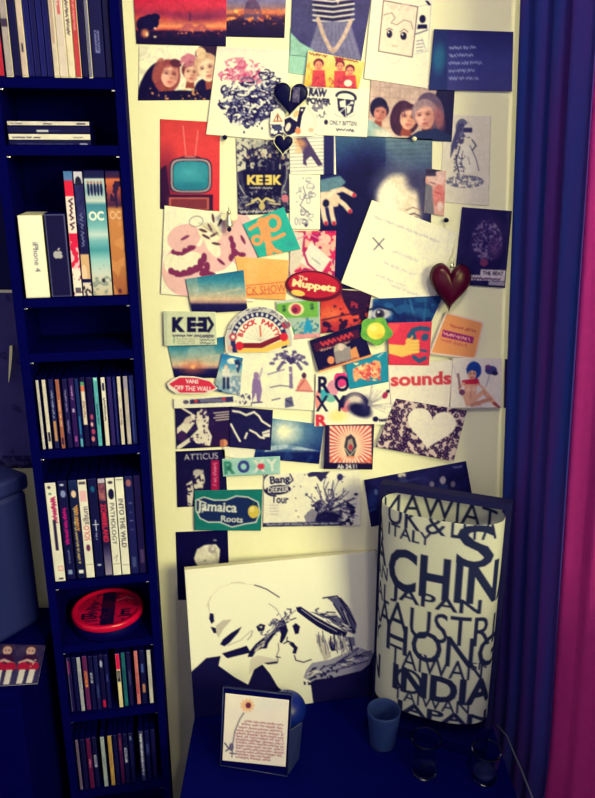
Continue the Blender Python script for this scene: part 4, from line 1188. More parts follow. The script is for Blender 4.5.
def p_beach(k):
    k.fill((250, 246, 210)); k.noise(14, (250, 246, 210), (236, 228, 194), al=.5, seed=3)
    d = (84, 70, 112)
    k.poly([(289, 366), (292, 366), (293, 388), (289.4, 388)], (130, 112, 140))
    for a, l in ((-170, 16), (-150, 15), (-120, 12), (-60, 12), (-20, 15), (5, 17), (30, 13), (150, 14)):
        t = math.radians(a); k.line([(290, 360), (290 + l * .6 * math.cos(t), 358 + l * .6 * math.sin(t)), (290 + l * math.cos(t), 362 + l * math.sin(t))], 3.2, d, .85)
    k.ell(290, 360, 5, 4, (60, 50, 96)); k.noise(3, (0, 0, 0), (250, 246, 210), thr=.66, xa=272, xb=310, ya=348, yb=376, seed=8)
    k.line([(268, 374), (284, 369)], 1.4, (150, 140, 150)); k.ell(272, 363, 3, 1.6, (110, 100, 130)); k.line([(270, 387), (280, 385), (290, 386)], .9, (70, 64, 100)); k.line([(272, 400), (280, 398)], 1, (60, 54, 96)); k.poly([(285, 398), (292, 396), (294, 406), (285, 408)], (100, 96, 124)); k.line([(286, 400), (292, 403)], 1, (40, 36, 80))
    k.ell(256, 375, 3, 3.4, (150, 120, 150)); k.poly([(252, 378), (260, 378), (262, 390), (260, 402), (257, 402), (256, 392), (252, 402), (248, 402), (252, 390)], (140, 112, 154)); k.line([(259, 379), (262, 368)], 1.8, (190, 170, 170)); k.poly([(247, 402), (251, 377), (254, 372), (251, 390)], (255, 252, 224)); k.line([(247, 403), (262, 402)], 1.4, (80, 70, 110))
    k.ell(304, 375, 2.4, 3, (80, 40, 70)); k.poly([(301, 378), (306, 378), (312, 388), (312, 391), (296, 391), (297, 386)], (232, 150, 126)); k.line([(304, 380), (298, 388)], 1.6, (190, 90, 80)); k.line([(296, 390), (313, 391)], 1.6, (200, 110, 100))


def p_block(k):
    k.fill((250, 244, 205)); C = (259, 341)
    k.ell(C[0], C[1], 33, 34, (206, 200, 176)); k.ell(C[0], C[1], 28.5, 29, (40, 40, 92)); k.ell(C[0], C[1], 23.6, 24, (250, 232, 190)); k.ell(C[0], C[1], 22, 22.6, (250, 240, 200))
    [k.ell(C[0] + 26 * math.cos(math.radians(a)), C[1] + 26.6 * math.sin(math.radians(a)), 1.3, 2, (214, 214, 190), a + 90) for a in range(-160, -18, 11)]; k.arc_text('BLOCK PARTY', C[0], C[1], 19.5, 19.6, -168, -14, 5.4, (206, 60, 70), .05)
    for q in range(9): t = math.radians(-165 + q * 19); k.line([(260, 341), (260 + 14 * math.cos(t), 341 + 14 * math.sin(t))], .5, (200, 190, 160))
    k.line([(260, 326), (260.6, 336)], 2, (226, 130, 100)); k.poly([(240, 343), (260, 343), (282, 334), (284, 338), (262, 348), (242, 348)], (130, 30, 50)); k.poly([(236, 348), (262, 348), (288, 338), (290, 344), (264, 353), (238, 353)], (244, 200, 90)); k.rect(222, 352.6, 300, 380, (250, 244, 205))
    k.ell(239.5, 346, 4, 4.4, (220, 40, 60)).ell(284, 337, 4, 4.2, (220, 40, 60)); k.ell(233, 337, 4, 4, (190, 80, 90)).ell(286, 325, 4.6, 3.6, (170, 60, 80)); k.ell(233, 337, 1.8, 1.8, (250, 236, 200)); k.ell(230, 348, 2.5, 3, (230, 170, 140))
    k.noise(2.2, (0, 0, 0), (120, 118, 130), thr=.6, mask=lambda X, Y: ((X - C[0]) ** 2 + (Y - C[1]) ** 2 > 30 ** 2) & ((X - C[0]) ** 2 + (Y - C[1]) ** 2 < 34 ** 2) & (Y < 330), seed=5)


def p_dollar(k):
    k.fill((170, 196, 160)); k.noise(5, (190, 204, 170), (140, 170, 150), al=.8, seed=2); k.poly([(277, 303), (318, 299), (318, 317), (277, 318)], (112, 176, 70)); k.ell(296, 309, 8, 6.6, (230, 214, 150)); k.ell(296, 309, 5, 5, (200, 60, 80)); k.ell(295, 310, 2.6, 3, (120, 30, 70)); k.text('$', 284, 308.6, 7, (40, 80, 60), -4, bold=.03); k.text('$', 312, 306.6, 7, (40, 80, 60), -4, bold=.03)
    k.poly([(276, 301), (319, 296), (319, 299), (276, 304)], (200, 206, 180)); k.ell(308, 323, 3, 3.6, (40, 150, 180)); k.poly([(304, 325), (313, 325), (311, 336), (308, 331), (304, 337)], (40, 150, 180)); k.line([(303, 322), (300, 327)], 1.6, (40, 150, 180)); k.poly([(292, 334), (321, 333), (321, 338), (292, 339)], (226, 150, 140)); k.ell(293, 331, 1.8, 4, (90, 160, 80)); k.noise(3, (0, 0, 0), (60, 120, 140), thr=.7, ya=318, yb=336, seed=4)


def p_muppets(k):
    k.fill((120, 20, 50)); k.ell(314, 286, 28.5, 15.2, (90, 14, 46), 6); k.ell(314, 285, 25.6, 12.6, (196, 30, 56), 6); k.ell(314, 287, 21, 8, (160, 20, 50), 6, al=.5, soft=.5); k.text('The', 303, 278, 4.4, (250, 220, 160), 6, bold=.03); k.text('Muppets', 314, 286.6, 10, (250, 226, 150), 8, w=44, bold=.05); k.ell(298, 293, 7, 3, (250, 200, 90), 10)


def p_party(k):
    k.vgrad([(287, (60, 20, 60)), (300, (206, 60, 56)), (316, (226, 80, 56)), (334, (150, 30, 60))]); k.poly([(340, 290), (372, 292), (370, 312), (352, 316), (344, 302)], (46, 16, 58)); k.text('Party', 360, 306, 8, (200, 50, 60), 6, w=18, bold=.03); k.noise(6, (0, 0, 0), (40, 12, 56), thr=.6, ya=300, yb=334, seed=3); k.ell(330, 314, 9, 6, (236, 110, 66), al=.8, soft=.5); k.line([(322, 320), (366, 310)], 1.4, (60, 16, 58))


def p_eye(k):
    k.vgrad([(295, (22, 60, 110)), (310, (16, 50, 104)), (324, (14, 34, 92))]); k.noise(10, (0, 0, 0), (40, 100, 140), thr=.6, al=.6, seed=3); k.poly([(366, 299), (373, 299), (371, 324), (366, 324)], (200, 190, 170)); k.ell(381, 314, 10, 5.4, (190, 186, 180), -4, soft=.2); k.ell(380, 314, 4.6, 4.8, (60, 50, 66)); k.ell(380, 314, 2, 2.2, (14, 10, 56)); k.ell(378.6, 312, 1.2, 1.2, (250, 250, 230)); k.line([(368, 310), (378, 306.6), (392, 310), (398, 316)], 1.8, (14, 20, 70)); k.line([(410, 300), (416, 322)], 2.5, (60, 130, 160), .5); k.line([(426, 298), (424, 322)], 2, (50, 120, 150), .5); k.ell(410, 318, 10, 4, (16, 20, 80), al=.7, soft=.5)


def p_fist(k):
    k.fill((226, 56, 78)); y = (246, 196, 92); k.poly([(388, 344), (404, 345), (412, 340), (412, 354), (402, 357), (388, 353)], y); k.ell(412, 346, 7, 6.4, y)
    for q in range(4): k.line([(411, 341 + q * 3.6), (418, 341 + q * 3.4)], 3.2, y); k.line([(412, 343 + q * 3.5), (418, 342.8 + q * 3.4)], .5, (200, 130, 60))
    k.line([(407, 341), (413, 335)], 3, y); t = (44, 86, 116); k.line([(409, 336), (413, 330), (420, 328), (428, 329)], 4.4, t); k.line([(413, 330), (415, 338)], 3, t); k.ell(425, 337, 4, 3.4, t, -40); k.line([(414, 357), (419, 361), (425, 358)], 4, t); k.line([(421, 350), (426, 351)], 2.4, t); k.poly([(388, 324), (400, 323.6), (398, 330), (388, 340)], (236, 80, 84))


def p_blob(k):
    k.fill((120, 186, 60)); k.noise(6, (150, 200, 70), (60, 140, 70), al=.8, seed=4); k.ell(376, 331, 9, 8.4, (246, 222, 84)); k.ell(373, 328, 4, 3.4, (250, 236, 130), al=.8, soft=.5); k.ell(380, 336, 4, 2.4, (220, 180, 60), al=.6, soft=.5)


def p_band(k):
    k.fill((18, 10, 60)); k.poly([(313, 344), (358, 329), (360, 337), (316, 352)], (70, 18, 56)); k.scrib(321, 344, 36, 2.6, (214, 60, 66), 1.7, -17, 31, step=2.2); k.scrib(320, 350.6, 34, 1.3, (226, 170, 130), .8, -17, 32); k.ell(341, 350, 7, 7, (190, 180, 150), -15); k.poly([(334, 352), (350, 346), (354, 360), (336, 364)], (150, 140, 130)); k.ell(341, 347, 3, 3.6, (226, 200, 170)); k.poly([(350, 350), (356, 346), (360, 358), (352, 361)], (226, 150, 90)); k.ell(331, 360, 3.6, 4, (230, 140, 90)); k.poly([(318, 371), (372, 354), (372, 358), (319, 374)], (240, 160, 96)); k.scrib(324, 368, 40, 1, (120, 50, 60), .7, -17, 3)


def p_teal(k):
    k.fill((30, 138, 156)); k.poly([(353, 369), (358, 366), (361, 368), (366, 363), (371, 364), (374, 360), (380, 361), (381, 366), (380, 377), (374, 379), (370, 376), (365, 380), (360, 378), (355, 382), (353, 376)], (246, 170, 110)); k.noise(2.6, (0, 0, 0), (220, 80, 80), thr=.56, xa=354, xb=380, ya=363, yb=380, seed=3); k.noise(3, (0, 0, 0), (250, 220, 150), thr=.66, xa=354, xb=380, ya=363, yb=380, seed=5); k.line([(378, 357), (383, 353)], 1, (220, 226, 200))


def p_roxy(k):
    k.fill((250, 242, 200)); k.ell(341, 379, 7, 8, (226, 60, 120)).ell(333, 388, 6, 8, (230, 150, 160)); k.ell(324, 395, 6, 6, (60, 170, 170)).ell(331, 398, 5, 4, (120, 190, 160)); k.ell(346, 405, 6, 7, (226, 100, 120)); k.ell(318, 400, 3, 10, (240, 150, 130)); k.ell(338, 416, 9, 6, (250, 224, 110), al=.7, soft=.5)
    n = (20, 18, 66); k.text('R', 324, 384.5, 16.5, n, 0, w=12, bold=.03); k.text('O', 342, 383.5, 16, n, 0, w=15, bold=.03); k.text('X', 322, 403.5, 16, n, 0, w=13, bold=.02); k.text('Y', 339.5, 403, 16, n, 0, w=13, bold=.02); k.text('R', 321.6, 420.5, 12, (220, 50, 70), 0, w=12, bold=.05)
    k.ring(355, 408, 13, 14, 4.2, n, 190, 360); k.ell(355, 403, 9, 11, (216, 196, 170), 0, al=.8, soft=.4); k.ell(360, 410, 12, 6.6, n, 20, soft=.25); k.ell(366, 405, 5, 8, (40, 36, 84), al=.8, soft=.5); r = np.random.default_rng(3)
    for i in range(18): t = r.uniform(-1.4, .6); l = r.uniform(10, 24); k.line([(368, 405), (368 + l * math.cos(t), 405 + l * math.sin(t))], .6, (150, 140, 140), .8)
    k.ell(385, 395, 2.6, 3.6, (170, 40, 80), 30).ell(388, 391, 2, 1.6, (40, 20, 60)); k.ell(375.5, 419, 2.8, 2.8, n); k.text('test.de', 386, 419.4, 4, n, -3, w=15, bold=.04)


def p_sounds(k): k.fill((244, 232, 196)); k.text('sounds', 421, 378.6, 13.4, (216, 66, 76), -2, w=61, bold=.035)


def p_leopard(k):
    k.fill((222, 196, 170)); r = np.random.default_rng(9)
    for i in range(620):
        x, y = r.uniform(374, 469), r.uniform(396, 464); k.ring(x, y, r.uniform(1.2, 2.1), r.uniform(1.0, 1.7), 1.15, (38, 16, 64), r.uniform(0, 360), r.uniform(0, 360) + 230, r.uniform(0, 90)); k.ell(x, y, .6, .5, (170, 120, 110))
    k.poly(heart_pts(430.5, 429, 49, 41, 48, 10), (246, 234, 198))


def p_tag(k):
    k.fill((246, 160, 92)); k.scrib(450, 325.5, 29, 1.7, (206, 90, 76), 1, 13, 35); k.poly([(443, 329.6), (474, 337), (472.6, 343.6), (441.6, 336.6)], (170, 40, 110)); k.scrib(444, 333.6, 28, 1.6, (246, 180, 150), 1.2, 13, 3); k.scrib(441, 340, 28, 1.7, (220, 110, 90), 1, 13, 5)


def p_pinup(k):
    k.fill((240, 226, 200)); sk = (232, 172, 130); k.ell(474, 370, 7.5, 8.6, (30, 66, 140)); k.ell(472, 374, 4.2, 5.4, sk); k.poly([(466, 368), (478, 368), (478, 372), (472, 370), (467, 373)], (30, 66, 140)); k.ell(470.4, 373.4, .7, .6, NAVY).ell(474, 373.4, .7, .6, NAVY); k.line([(470.6, 377), (473.4, 377)], .9, (200, 40, 60))
    k.poly([(462, 380), (478, 378), (480, 384), (472, 388), (462, 384)], (206, 40, 66)); k.poly([(465, 384), (477, 384), (476, 400), (482, 406), (466, 406), (463, 396)], sk); k.line([(464, 383), (459, 388), (464, 396)], 2.6, sk); k.line([(460, 387), (458, 374)], 2.4, (150, 110, 110)); k.line([(470, 403), (484, 391), (496, 405)], 4.6, sk); k.line([(472, 405), (490, 399)], 4, (206, 140, 108)); k.line([(470, 388), (471, 398)], .7, (190, 120, 96)); k.ell(468.6, 389.6, 2.2, 2.4, (240, 190, 150)).ell(474, 389.4, 2.2, 2.4, (240, 190, 150)); k.line([(484, 391), (486, 397)], .8, (190, 120, 96)); k.line([(494, 403), (499, 407)], 2.4, (150, 60, 70)); k.line([(478, 384), (484, 388)], 2, sk)
    k.ell(491, 370, 6, 4.4, (60, 60, 110)).ell(488, 367, 3, 2.4, (110, 60, 120)).ell(495, 373, 3, 2.2, (30, 26, 76)); k.line([(490, 374), (486, 386)], .8, (150, 140, 140)); k.ell(462, 392, 3, 3, (110, 60, 90)); k.line([(452, 362), (458, 380)], .6, (210, 190, 180))


def p_guitar(k):
    k.fill((24, 16, 66)); k.vgrad([(406, (30, 16, 70)), (448, (44, 18, 66))], xa=200, xb=232); c = (234, 222, 184)
    k.poly([(177, 428), (192, 414), (197, 420), (186, 434), (182, 430), (177, 434)], c); k.poly([(197, 412), (206, 409), (209, 418), (208, 428), (212, 436), (210, 446), (196, 443), (192, 438), (199, 432), (196, 422)], c); k.line([(178, 448), (192, 438), (204, 426)], 4, c); k.line([(182, 408), (192, 414), (200, 420)], 2, c); k.ell(182, 436, 5, 5, (60, 30, 80)); k.ell(203, 411, 2.6, 2.6, (236, 216, 180)); k.noise(3, (0, 0, 0), (50, 30, 80), thr=.62, xa=190, xb=214, seed=4); k.ell(188, 420, 5, 3, (214, 196, 166), -40)
    for q in range(4): k.line([(214 + q % 2 * 2, 413 + q * 2.4), (229, 411.6 + q * 2.4)], 1.2, (206, 190, 160))
    k.ell(224, 443, 3.6, 4, (226, 150, 100)); k.rect(220, 440, 224, 448, (190, 110, 80))


def p_waves(k):
    k.fill((20, 18, 70)); k.noise(4, (16, 12, 62), (40, 36, 88), al=.7, seed=2); c = (240, 232, 196); k.line([(233, 411), (240, 412), (246, 415), (254, 412), (259, 416), (262, 421), (270, 426)], 2, c); k.line([(231, 424), (235, 432), (240, 441)], 2, c); k.line([(250, 430), (256, 433), (260, 437), (264, 438)], 2, c); k.line([(247, 433), (245, 438)], 2, c); k.poly([(262, 432), (270, 429), (270, 437), (263, 437)], c); k.line([(263, 434), (270, 432)], .6, (80, 70, 100))


def p_blank(k): k.fill((249, 243, 203))


def p_moon(k):
    k.vgrad([(416, (40, 90, 140)), (436, (36, 84, 136)), (450, (16, 40, 100)), (466, (12, 20, 82))]); k.vgrad([(416, (30, 70, 128)), (466, (10, 16, 76))], xa=304, xb=326, al=.5); k.ell(285, 433, 24, 17, (150, 190, 180), al=.8, soft=.8).ell(285, 432, 12, 10, (236, 236, 196), al=1, soft=.7).ell(284, 432, 6, 6, (255, 252, 220), al=1, soft=.4); k.poly([(268, 446), (288, 444), (306, 448), (320, 451), (300, 450), (284, 449), (264, 452)], (190, 210, 200), .85); k.rect(252, 452, 326, 466, (12, 18, 80), .7); k.noise(8, (0, 0, 0), (40, 80, 130), thr=.6, al=.4, ya=444, yb=466, seed=3)


def p_burst(k):
    k.fill((24, 12, 58)); k.rect(329, 425, 372, 463, (220, 70, 80)); C = (350.5, 445); 
    for q in range(36):
        a, b = math.radians(q * 10), math.radians(q * 10 + 5.4); k.poly([C, (C[0] + 40 * math.cos(a), C[1] + 40 * math.sin(a)), (C[0] + 40 * math.cos(b), C[1] + 40 * math.sin(b))], (252, 224, 176))
    k.rect(322, 420, 329.6, 475, (30, 18, 62)); k.rect(371.4, 420, 380, 475, (40, 20, 60)); k.rect(322, 462.6, 380, 476, (22, 10, 54)); k.rect(322, 418, 380, 425.6, (60, 20, 60)); k.ell(C[0], 446, 11, 14, (252, 226, 170), al=1, soft=.5)
    k.poly([(346, 437), (351, 434), (355, 438), (357, 446), (354, 456), (347, 456), (344, 447)], (60, 50, 70)); k.poly([(348, 440), (352, 438), (354, 446), (351, 452), (347, 448)], (170, 150, 120)); k.ell(350.6, 447, 2, 3, (190, 50, 70)); k.line([(345, 448), (350, 456), (356, 448)], 1, (200, 190, 150)); k.text('Ab 24.11', 347, 466.6, 4.6, (244, 236, 214), 0, w=20, bold=.04); k.noise(4, (0, 0, 0), (220, 100, 70), thr=.6, al=.6, ya=456, yb=463, xa=330, xb=372, seed=3)


def p_atticus(k):
    k.fill((16, 10, 60)); k.text('ATTICUS', 201, 456.4, 6, (226, 220, 200), -3, w=34, bold=.0); k.rect(211, 460, 219, 490, (170, 20, 70)); k.scrib(215, 463, 24, 2, (220, 120, 150), 1, 90, 2); c = (222, 210, 176); k.poly([(193, 471), (203, 469), (205, 480), (202, 490), (194, 488)], c); k.poly([(186, 484), (192, 480), (194, 492), (192, 506), (188, 506)], c); k.noise(3, (0, 0, 0), (30, 20, 66), thr=.58, xa=184, xb=206, ya=468, yb=508, seed=4); k.ell(198, 472, 5, 3, (190, 180, 160))


def p_strip2(k):
    k.fill((160, 206, 176)); k.noise(10, (190, 220, 190), (130, 190, 170), al=.8, seed=3); k.text('R', 229.5, 467.5, 13, (60, 140, 110), -4, w=11, bold=.05); k.text('O', 243.6, 466.6, 12.6, (50, 60, 130), -4, w=12, bold=.05); k.text('X', 259, 466, 12, (226, 230, 206), -4, w=12, bold=.04); k.text('Y', 272, 465, 12, (226, 230, 206), -4, w=11, bold=.04); k.ell(261, 466.4, 3.6, 3, (220, 60, 80)); k.ell(229, 468, 2.4, 2.6, (40, 110, 90))


def p_jamaica(k):
    k.fill((20, 116, 102)); o = [(196, 500), (204, 497), (214, 500), (226, 500), (236, 496), (248, 497), (258, 502), (260, 512), (256, 522), (244, 524), (232, 527), (220, 522), (208, 522), (200, 518), (196, 510)]; k.poly(o, (20, 40, 84)); k.line(o + o[:1], 1.2, (226, 226, 196)); k.text('Jamaica', 217, 508, 13, (222, 222, 190), 3, w=40, bold=.03); k.text('Roots', 232, 519, 6.4, (214, 214, 186), 3, w=22, bold=.03); k.ell(253.5, 511.6, 5.6, 6.4, (214, 190, 70)); k.ell(252, 509, 3, 3, (236, 216, 110)); k.line([(253, 505), (254, 501)], 1.2, (40, 80, 60)); k.line([(198, 500), (206, 503), (202, 512)], 1.4, (222, 222, 190))


def p_dark(k):
    k.fill((10, 6, 58)); k.poly([(194, 558), (197, 549), (205, 544.6), (216, 544), (220, 549), (219, 560), (218, 570), (200, 568), (196, 563)], (236, 228, 190)); k.ell(212, 549, 4, 4, (160, 150, 140), al=.8); k.ell(213, 548, 2, 2, (230, 222, 190)); k.ell(205, 560, 1, 1, (120, 110, 110)); k.ell(215, 540, 2, .7, (180, 180, 180)); k.line([(216, 552), (218, 566)], 1, (190, 180, 150))


def p_tour(k):
    k.fill((247, 240, 202)); k.vgrad([(470, (247, 240, 202)), (526, (244, 236, 198))]); n = (22, 18, 66); k.text('Bang', 280, 480.4, 10, n, -6, w=20, bold=.03); k.ell(278, 489.6, 13, 4.8, n, -4); k.text('DEEZER', 278.5, 489.2, 5.6, (236, 230, 196), -4, w=21, bold=.03); k.text('Tour', 280, 499, 8, n, 2, w=17, bold=.02); k.ring(276, 484, 13.6, 12, 1.6, n, 110, 230); k.line([(290, 474), (293, 480), (288, 484)], 1.2, n)
    k.poly([(307, 474), (313, 471), (322, 472), (330, 471), (326, 476), (321, 482), (316, 476), (309, 477)], n, .9); k.noise(4, (0, 0, 0), n, thr=.55, mask=lambda X, Y: (((X - 332) / 24) ** 2 + ((Y - 515) / 18) ** 2 < 1), seed=3); k.ell(327, 518, 14, 8, n, -4, soft=.25); r = np.random.default_rng(8)
    for i in range(70):
        t = r.uniform(-3.0, .1); l = r.uniform(8, 36); x, y = 332 + l * .45 * math.cos(t), 512 + l * .5 * math.sin(t); x2, y2 = 332 + l * .85 * math.cos(t + .2), 512 + l * math.sin(t + .2)
        k.line([(x, y), ((x + x2) / 2 + r.normal(0, 1.5), (y + y2) / 2), (x2, y2)], r.uniform(.4, 1.1), (60, 56, 96) if i % 3 else (130, 120, 136))
        if i % 3 == 0: k.ell(x2, y2, r.uniform(.6, 1.8), r.uniform(.6, 1.4), (50, 46, 92))
    k.ell(340, 477, 3, 3.4, (50, 46, 96)); k.ell(356, 494, 2, 1.4, n).ell(352, 506, 4, 1, n, 20); k.poly([(304, 516), (312, 508), (318, 512), (314, 522), (306, 522)], (140, 134, 140)); 
    for q in range(4): k.scrib(270, 505 + q * 3, 10, .6, (170, 160, 150), .5, 0, q + 3)
    for i in range(40): k.ell(r.uniform(290, 356), r.uniform(474, 522), .7, .7, (70, 64, 100))
    k.poly([(262, 523), (346, 521), (346, 525), (262, 527)], (40, 38, 84)); k.scrib(266, 524.6, 76, .9, (206, 200, 180), .7, -1, 12)


def p_band2(k):
    k.fill((16, 12, 64)); k.noise(14, (12, 8, 58), (46, 46, 104), al=.7, seed=4); k.ell(402, 475, 4, 2.6, (200, 190, 160)); k.ell(403, 482, 4, 6, (50, 52, 100)); k.ell(443, 480, 3, 4, (150, 140, 150)); k.poly([(438, 484), (448, 484), (450, 500), (436, 500)], (40, 44, 96)); k.ell(453, 484, 2.4, 3, (120, 112, 130)); k.ell(432, 484, 2.4, 3, (120, 112, 130)); k.scrib(454, 467.5, 10, .9, (150, 150, 170), .8, -9, 3); k.ell(372, 500, 5, 9, (40, 60, 116), al=.8, soft=.5); k.ell(376, 492, 2, 3, (90, 110, 150)); k.line([(368, 512), (376, 508)], 1.5, (60, 90, 140)); k.line([(392, 484), (420, 478)], .8, (70, 70, 120))


def p_trio(k):
    k.fill((250, 206, 92)); k.vgrad([(50, (250, 222, 140)), (88, (250, 190, 70))]); k.scrib(310, 53.6, 20, 1.2, (120, 50, 50), .9, 9, 3); k.scrib(334, 57, 26, 1.2, (120, 50, 50), .9, 11, 4)
    for cx, cy, r in ((318.6, 65, 5), (340, 66, 4.6), (350, 70.6, 4.6)):
        k.ell(cx, cy - 1.6, r * 1.05, r, (110, 30, 60)); k.ell(cx, cy + .8, r * .8, r, (240, 150, 110)); k.ell(cx - 1.4, cy, .6, .5, (90, 20, 40)).ell(cx + 1.6, cy, .6, .5, (90, 20, 40)); k.line([(cx - 1.2, cy + 3), (cx + 1.4, cy + 3)], .6, (190, 40, 60)); k.poly([(cx - r * 1.4, 89), (cx - r * 1.2, cy + r), (cx + r * 1.2, cy + r), (cx + r * 1.5, 89)], (214, 70, 76))
    k.ell(339, 60, 4, 2.4, (150, 40, 60)); k.noise(3, (0, 0, 0), (170, 40, 70), thr=.62, al=.7, ya=74, yb=89, xa=310, xb=358, seed=5); k.ell(348, 83, 4, 3.4, (250, 230, 200)); k.noise(3, (0, 0, 0), (200, 150, 60), thr=.6, al=.6, xa=306, xb=313, seed=6)


def p_raw(k):
    k.fill((250, 244, 204)); n = (34, 30, 70); k.text('RAW', 318, 92.6, 8, n, 5, w=18, bold=.06); k.text('POWER', 319, 101, 6.4, n, 3, w=24, bold=.06); k.noise(2.4, (0, 0, 0), (120, 116, 126), thr=.5, mask=lambda X, Y: (((X - 320) / 9) ** 2 + ((Y - 110) / 8) ** 2 < 1), seed=2); k.scrib(306, 87.6, 22, .8, (90, 70, 90), .8, 3, 6)
    k.ring(346, 97, 9.6, 5, 2.6, n, 180, 370, 8); k.poly([(337, 98), (355, 100), (353, 112), (345, 117), (338, 110)], n); k.poly([(339.6, 101), (345, 100), (345, 107), (340, 107)], (244, 240, 204)); k.poly([(347, 106), (352, 106), (350, 112), (347, 114)], (244, 240, 204)); k.line([(340, 112), (352, 102)], 1, (244, 240, 204)); k.line([(345, 99), (346, 116)], .8, (244, 240, 204)); k.ell(352, 102.6, 1.6, 1.4, (244, 240, 204)); k.ring(345, 113, 10, 4, .6, (150, 146, 140), 0, 180)
    k.text('ONLY BITTEN', 343, 123, 4.6, n, 3, w=27, bold=0); k.scrib(336, 129.6, 20, 1.5, n, .8, 3, 9); k.ell(326, 122, 2, 2.6, n)


def p_triangle(k):
    k.fill((246, 238, 204)); k.poly([(277.6, 112.6), (283, 122), (272.6, 122)], (196, 120, 80)); k.poly([(277.6, 115), (281, 120.6), (274.6, 120.6)], (246, 226, 180)); k.line([(277.6, 116), (277.6, 120)], 1, (60, 30, 60)); k.noise(3, (0, 0, 0), (40, 36, 84), thr=.5, ya=125, yb=137, seed=3); k.rect(274, 126, 282, 131, (60, 66, 100))


def p_cut(k):
    k.fill((250, 242, 204)); k.poly([(283, 120), (290, 117), (297, 122), (296, 132), (288, 136), (283, 130)], (22, 16, 62)); k.ell(288, 127, 2.4, 4.6, (226, 216, 180), 20); k.poly([(300, 107), (306, 107), (302, 116), (300, 128), (296, 126), (298, 116)], (24, 18, 62)); k.ell(302, 110, 1.2, 1.2, (236, 226, 190)); k.ell(296, 114, 2.4, 4, (236, 190, 120), 30); k.ell(298, 131, 3, 3.4, (226, 140, 90)); k.ell(311, 130, 3, 2.4, (236, 190, 150)); k.line([(308, 108), (314, 116), (316, 128)], .7, (190, 180, 150))


G = 'prints pinned to the wall'
card('photo_print', [(190, -25), (287, -25), (284.5, 38), (196, 36)], 0, p_city, 'dusk city photo with orange lights at the top of the wall', 'photo', G, 'gloss')
card('photo_print', [(132, -25), (227, -25), (226, 46.5), (136.5, 43.8)], 1, p_sunset, 'red sunset photo with a dark tree, top left of the wall', 'photo', G, 'gloss')
card('photo_print', [(139, 46), (220, 46), (215, 100), (138, 100.5)], 0, p_women, 'photo of three smiling women with heads together', 'photo', G, 'gloss')
card('poster', [(217, 46.5), (289, 50.5), (284, 141), (206, 134.5)], 2, p_splatter, 'white art print with a pink and navy swirl', 'poster', G)
card('postcard', [(290, 28), (316, 40), (311, 76), (288.5, 73)], 0, p_mint, 'plain mint green card under the striped-dress photo', 'postcard', G)
card('photo_print', [(293, -30), (376, -30), (361, 62), (290, 55)], 1, p_dress, 'photo of a person in a striped top and grey skirt', 'photo', G, 'gloss')
card('drawing', [(373.5, -20), (434, -20), (427.5, 88.5), (364, 78.5)], 2, p_facedraw, 'pencil drawing of a big-eyed face on cream paper', 'drawing', G)
card('photo_print', [(371, 79), (455, 88), (451.6, 142), (366.7, 136.5)], 1, p_bath, 'photo of three people close together before tiles', 'photo', G, 'gloss')
card('postcard', [(434, 29), (513.5, 31.8), (512, 91.5), (428.8, 90)], 3, p_quote, 'dark blue card with five lines of pale text', 'postcard', G)
card('drawing', [(444, 114), (491, 116), (489, 206), (440, 202)], 0, p_sketch, 'ink sketch of a long-haired woman in sunglasses', 'drawing', G)
card('postcard', [(160, 119), (220, 122.3), (219.5, 211), (160, 209)], 0, p_tv, 'red postcard of an old television with a teal screen', 'postcard', G)
card('poster', [(236, 138), (290, 139), (290, 213), (238, 215.5)], 1, p_keek, 'dark concert flyer with gold lettering and a crowd', 'flyer', G)
card('poster', [(164.4, 205.5), (259, 217), (254, 302), (160.5, 294)], 2, p_donut, 'white print of pink doughnuts', 'poster', G)
card('poster', [(321, 134), (432.5, 139), (430, 292), (318, 288)], 1, p_portrait, 'dark poster of a pale face and a hand with red nails', 'poster', G, 'gloss')
card('photo_print', [(426, 168), (446, 171), (444, 216), (424, 213)], 2, p_smallface, 'small cropped photo of a face beside the dark portrait poster', 'photo', G, 'gloss')
card('postcard', [(289, 136.5), (335, 132), (336, 174.5), (290, 174.5)], 2, p_lined, 'lined cream card with a dark slanting figure', 'postcard', G)
card('drawing', [(289, 174), (320, 175), (320, 229.5), (290, 229)], 2, p_doodle, 'narrow cream card of fine pencil doodles', 'drawing', G)
card('postcard', [(291, 231), (336, 231), (334.5, 280), (289, 275)], 2, p_pink, 'pink and red card with a tilted white square', 'postcard', G)
card('note', [(372, 200), (458.5, 234), (428, 318), (341, 283)], 4, p_note, 'large white handwritten note with a cross mark, tilted', 'note', G)
card('postcard', [(462, 207), (512, 211), (505, 288), (454, 284)], 2, p_beat, 'dark flyer of a dotted face with white title strips', 'flyer', G)
card('postcard', [(242.6, 224), (283.6, 207), (300.6, 249), (258.6, 257.5)], 4, p_squig, 'turquoise card with an orange squiggle figure', 'postcard', G)
card('postcard', [(234.6, 256.5), (289, 260), (285.5, 300), (243, 298)], 3, p_orange, 'plain orange card with red lettering at the foot', 'postcard', G)
card('photo_print', [(185.3, 279), (243.6, 270), (247.6, 310.6), (192.4, 314)], 4, p_sky(185, 247, 270, 314), 'blue-green sky photo over a dark horizon', 'photo', G, 'gloss')
card('photo_print', [(167.6, 346), (224.8, 336.5), (223, 378), (174.7, 378)], 1, p_sky(167, 225, 338, 378, (193, 367)), 'photo of a setting sun over dark hills', 'photo', G, 'gloss')
card('ticket', [(163, 311), (215.5, 312), (217, 344.7), (164, 346)], 5, p_ticket, 'pale green ticket with bold navy letters', 'ticket', G)
card('postcard', [(226.6, 346), (310, 335), (316, 411), (234, 406)], 2, p_beach, 'white card of beach figures and a palm tree', 'postcard', G)
card('postcard', [(276, 301.6), (319.4, 295), (320.5, 337), (279, 341)], 3, p_dollar, 'green card with a banknote and a small blue figure', 'postcard', G)
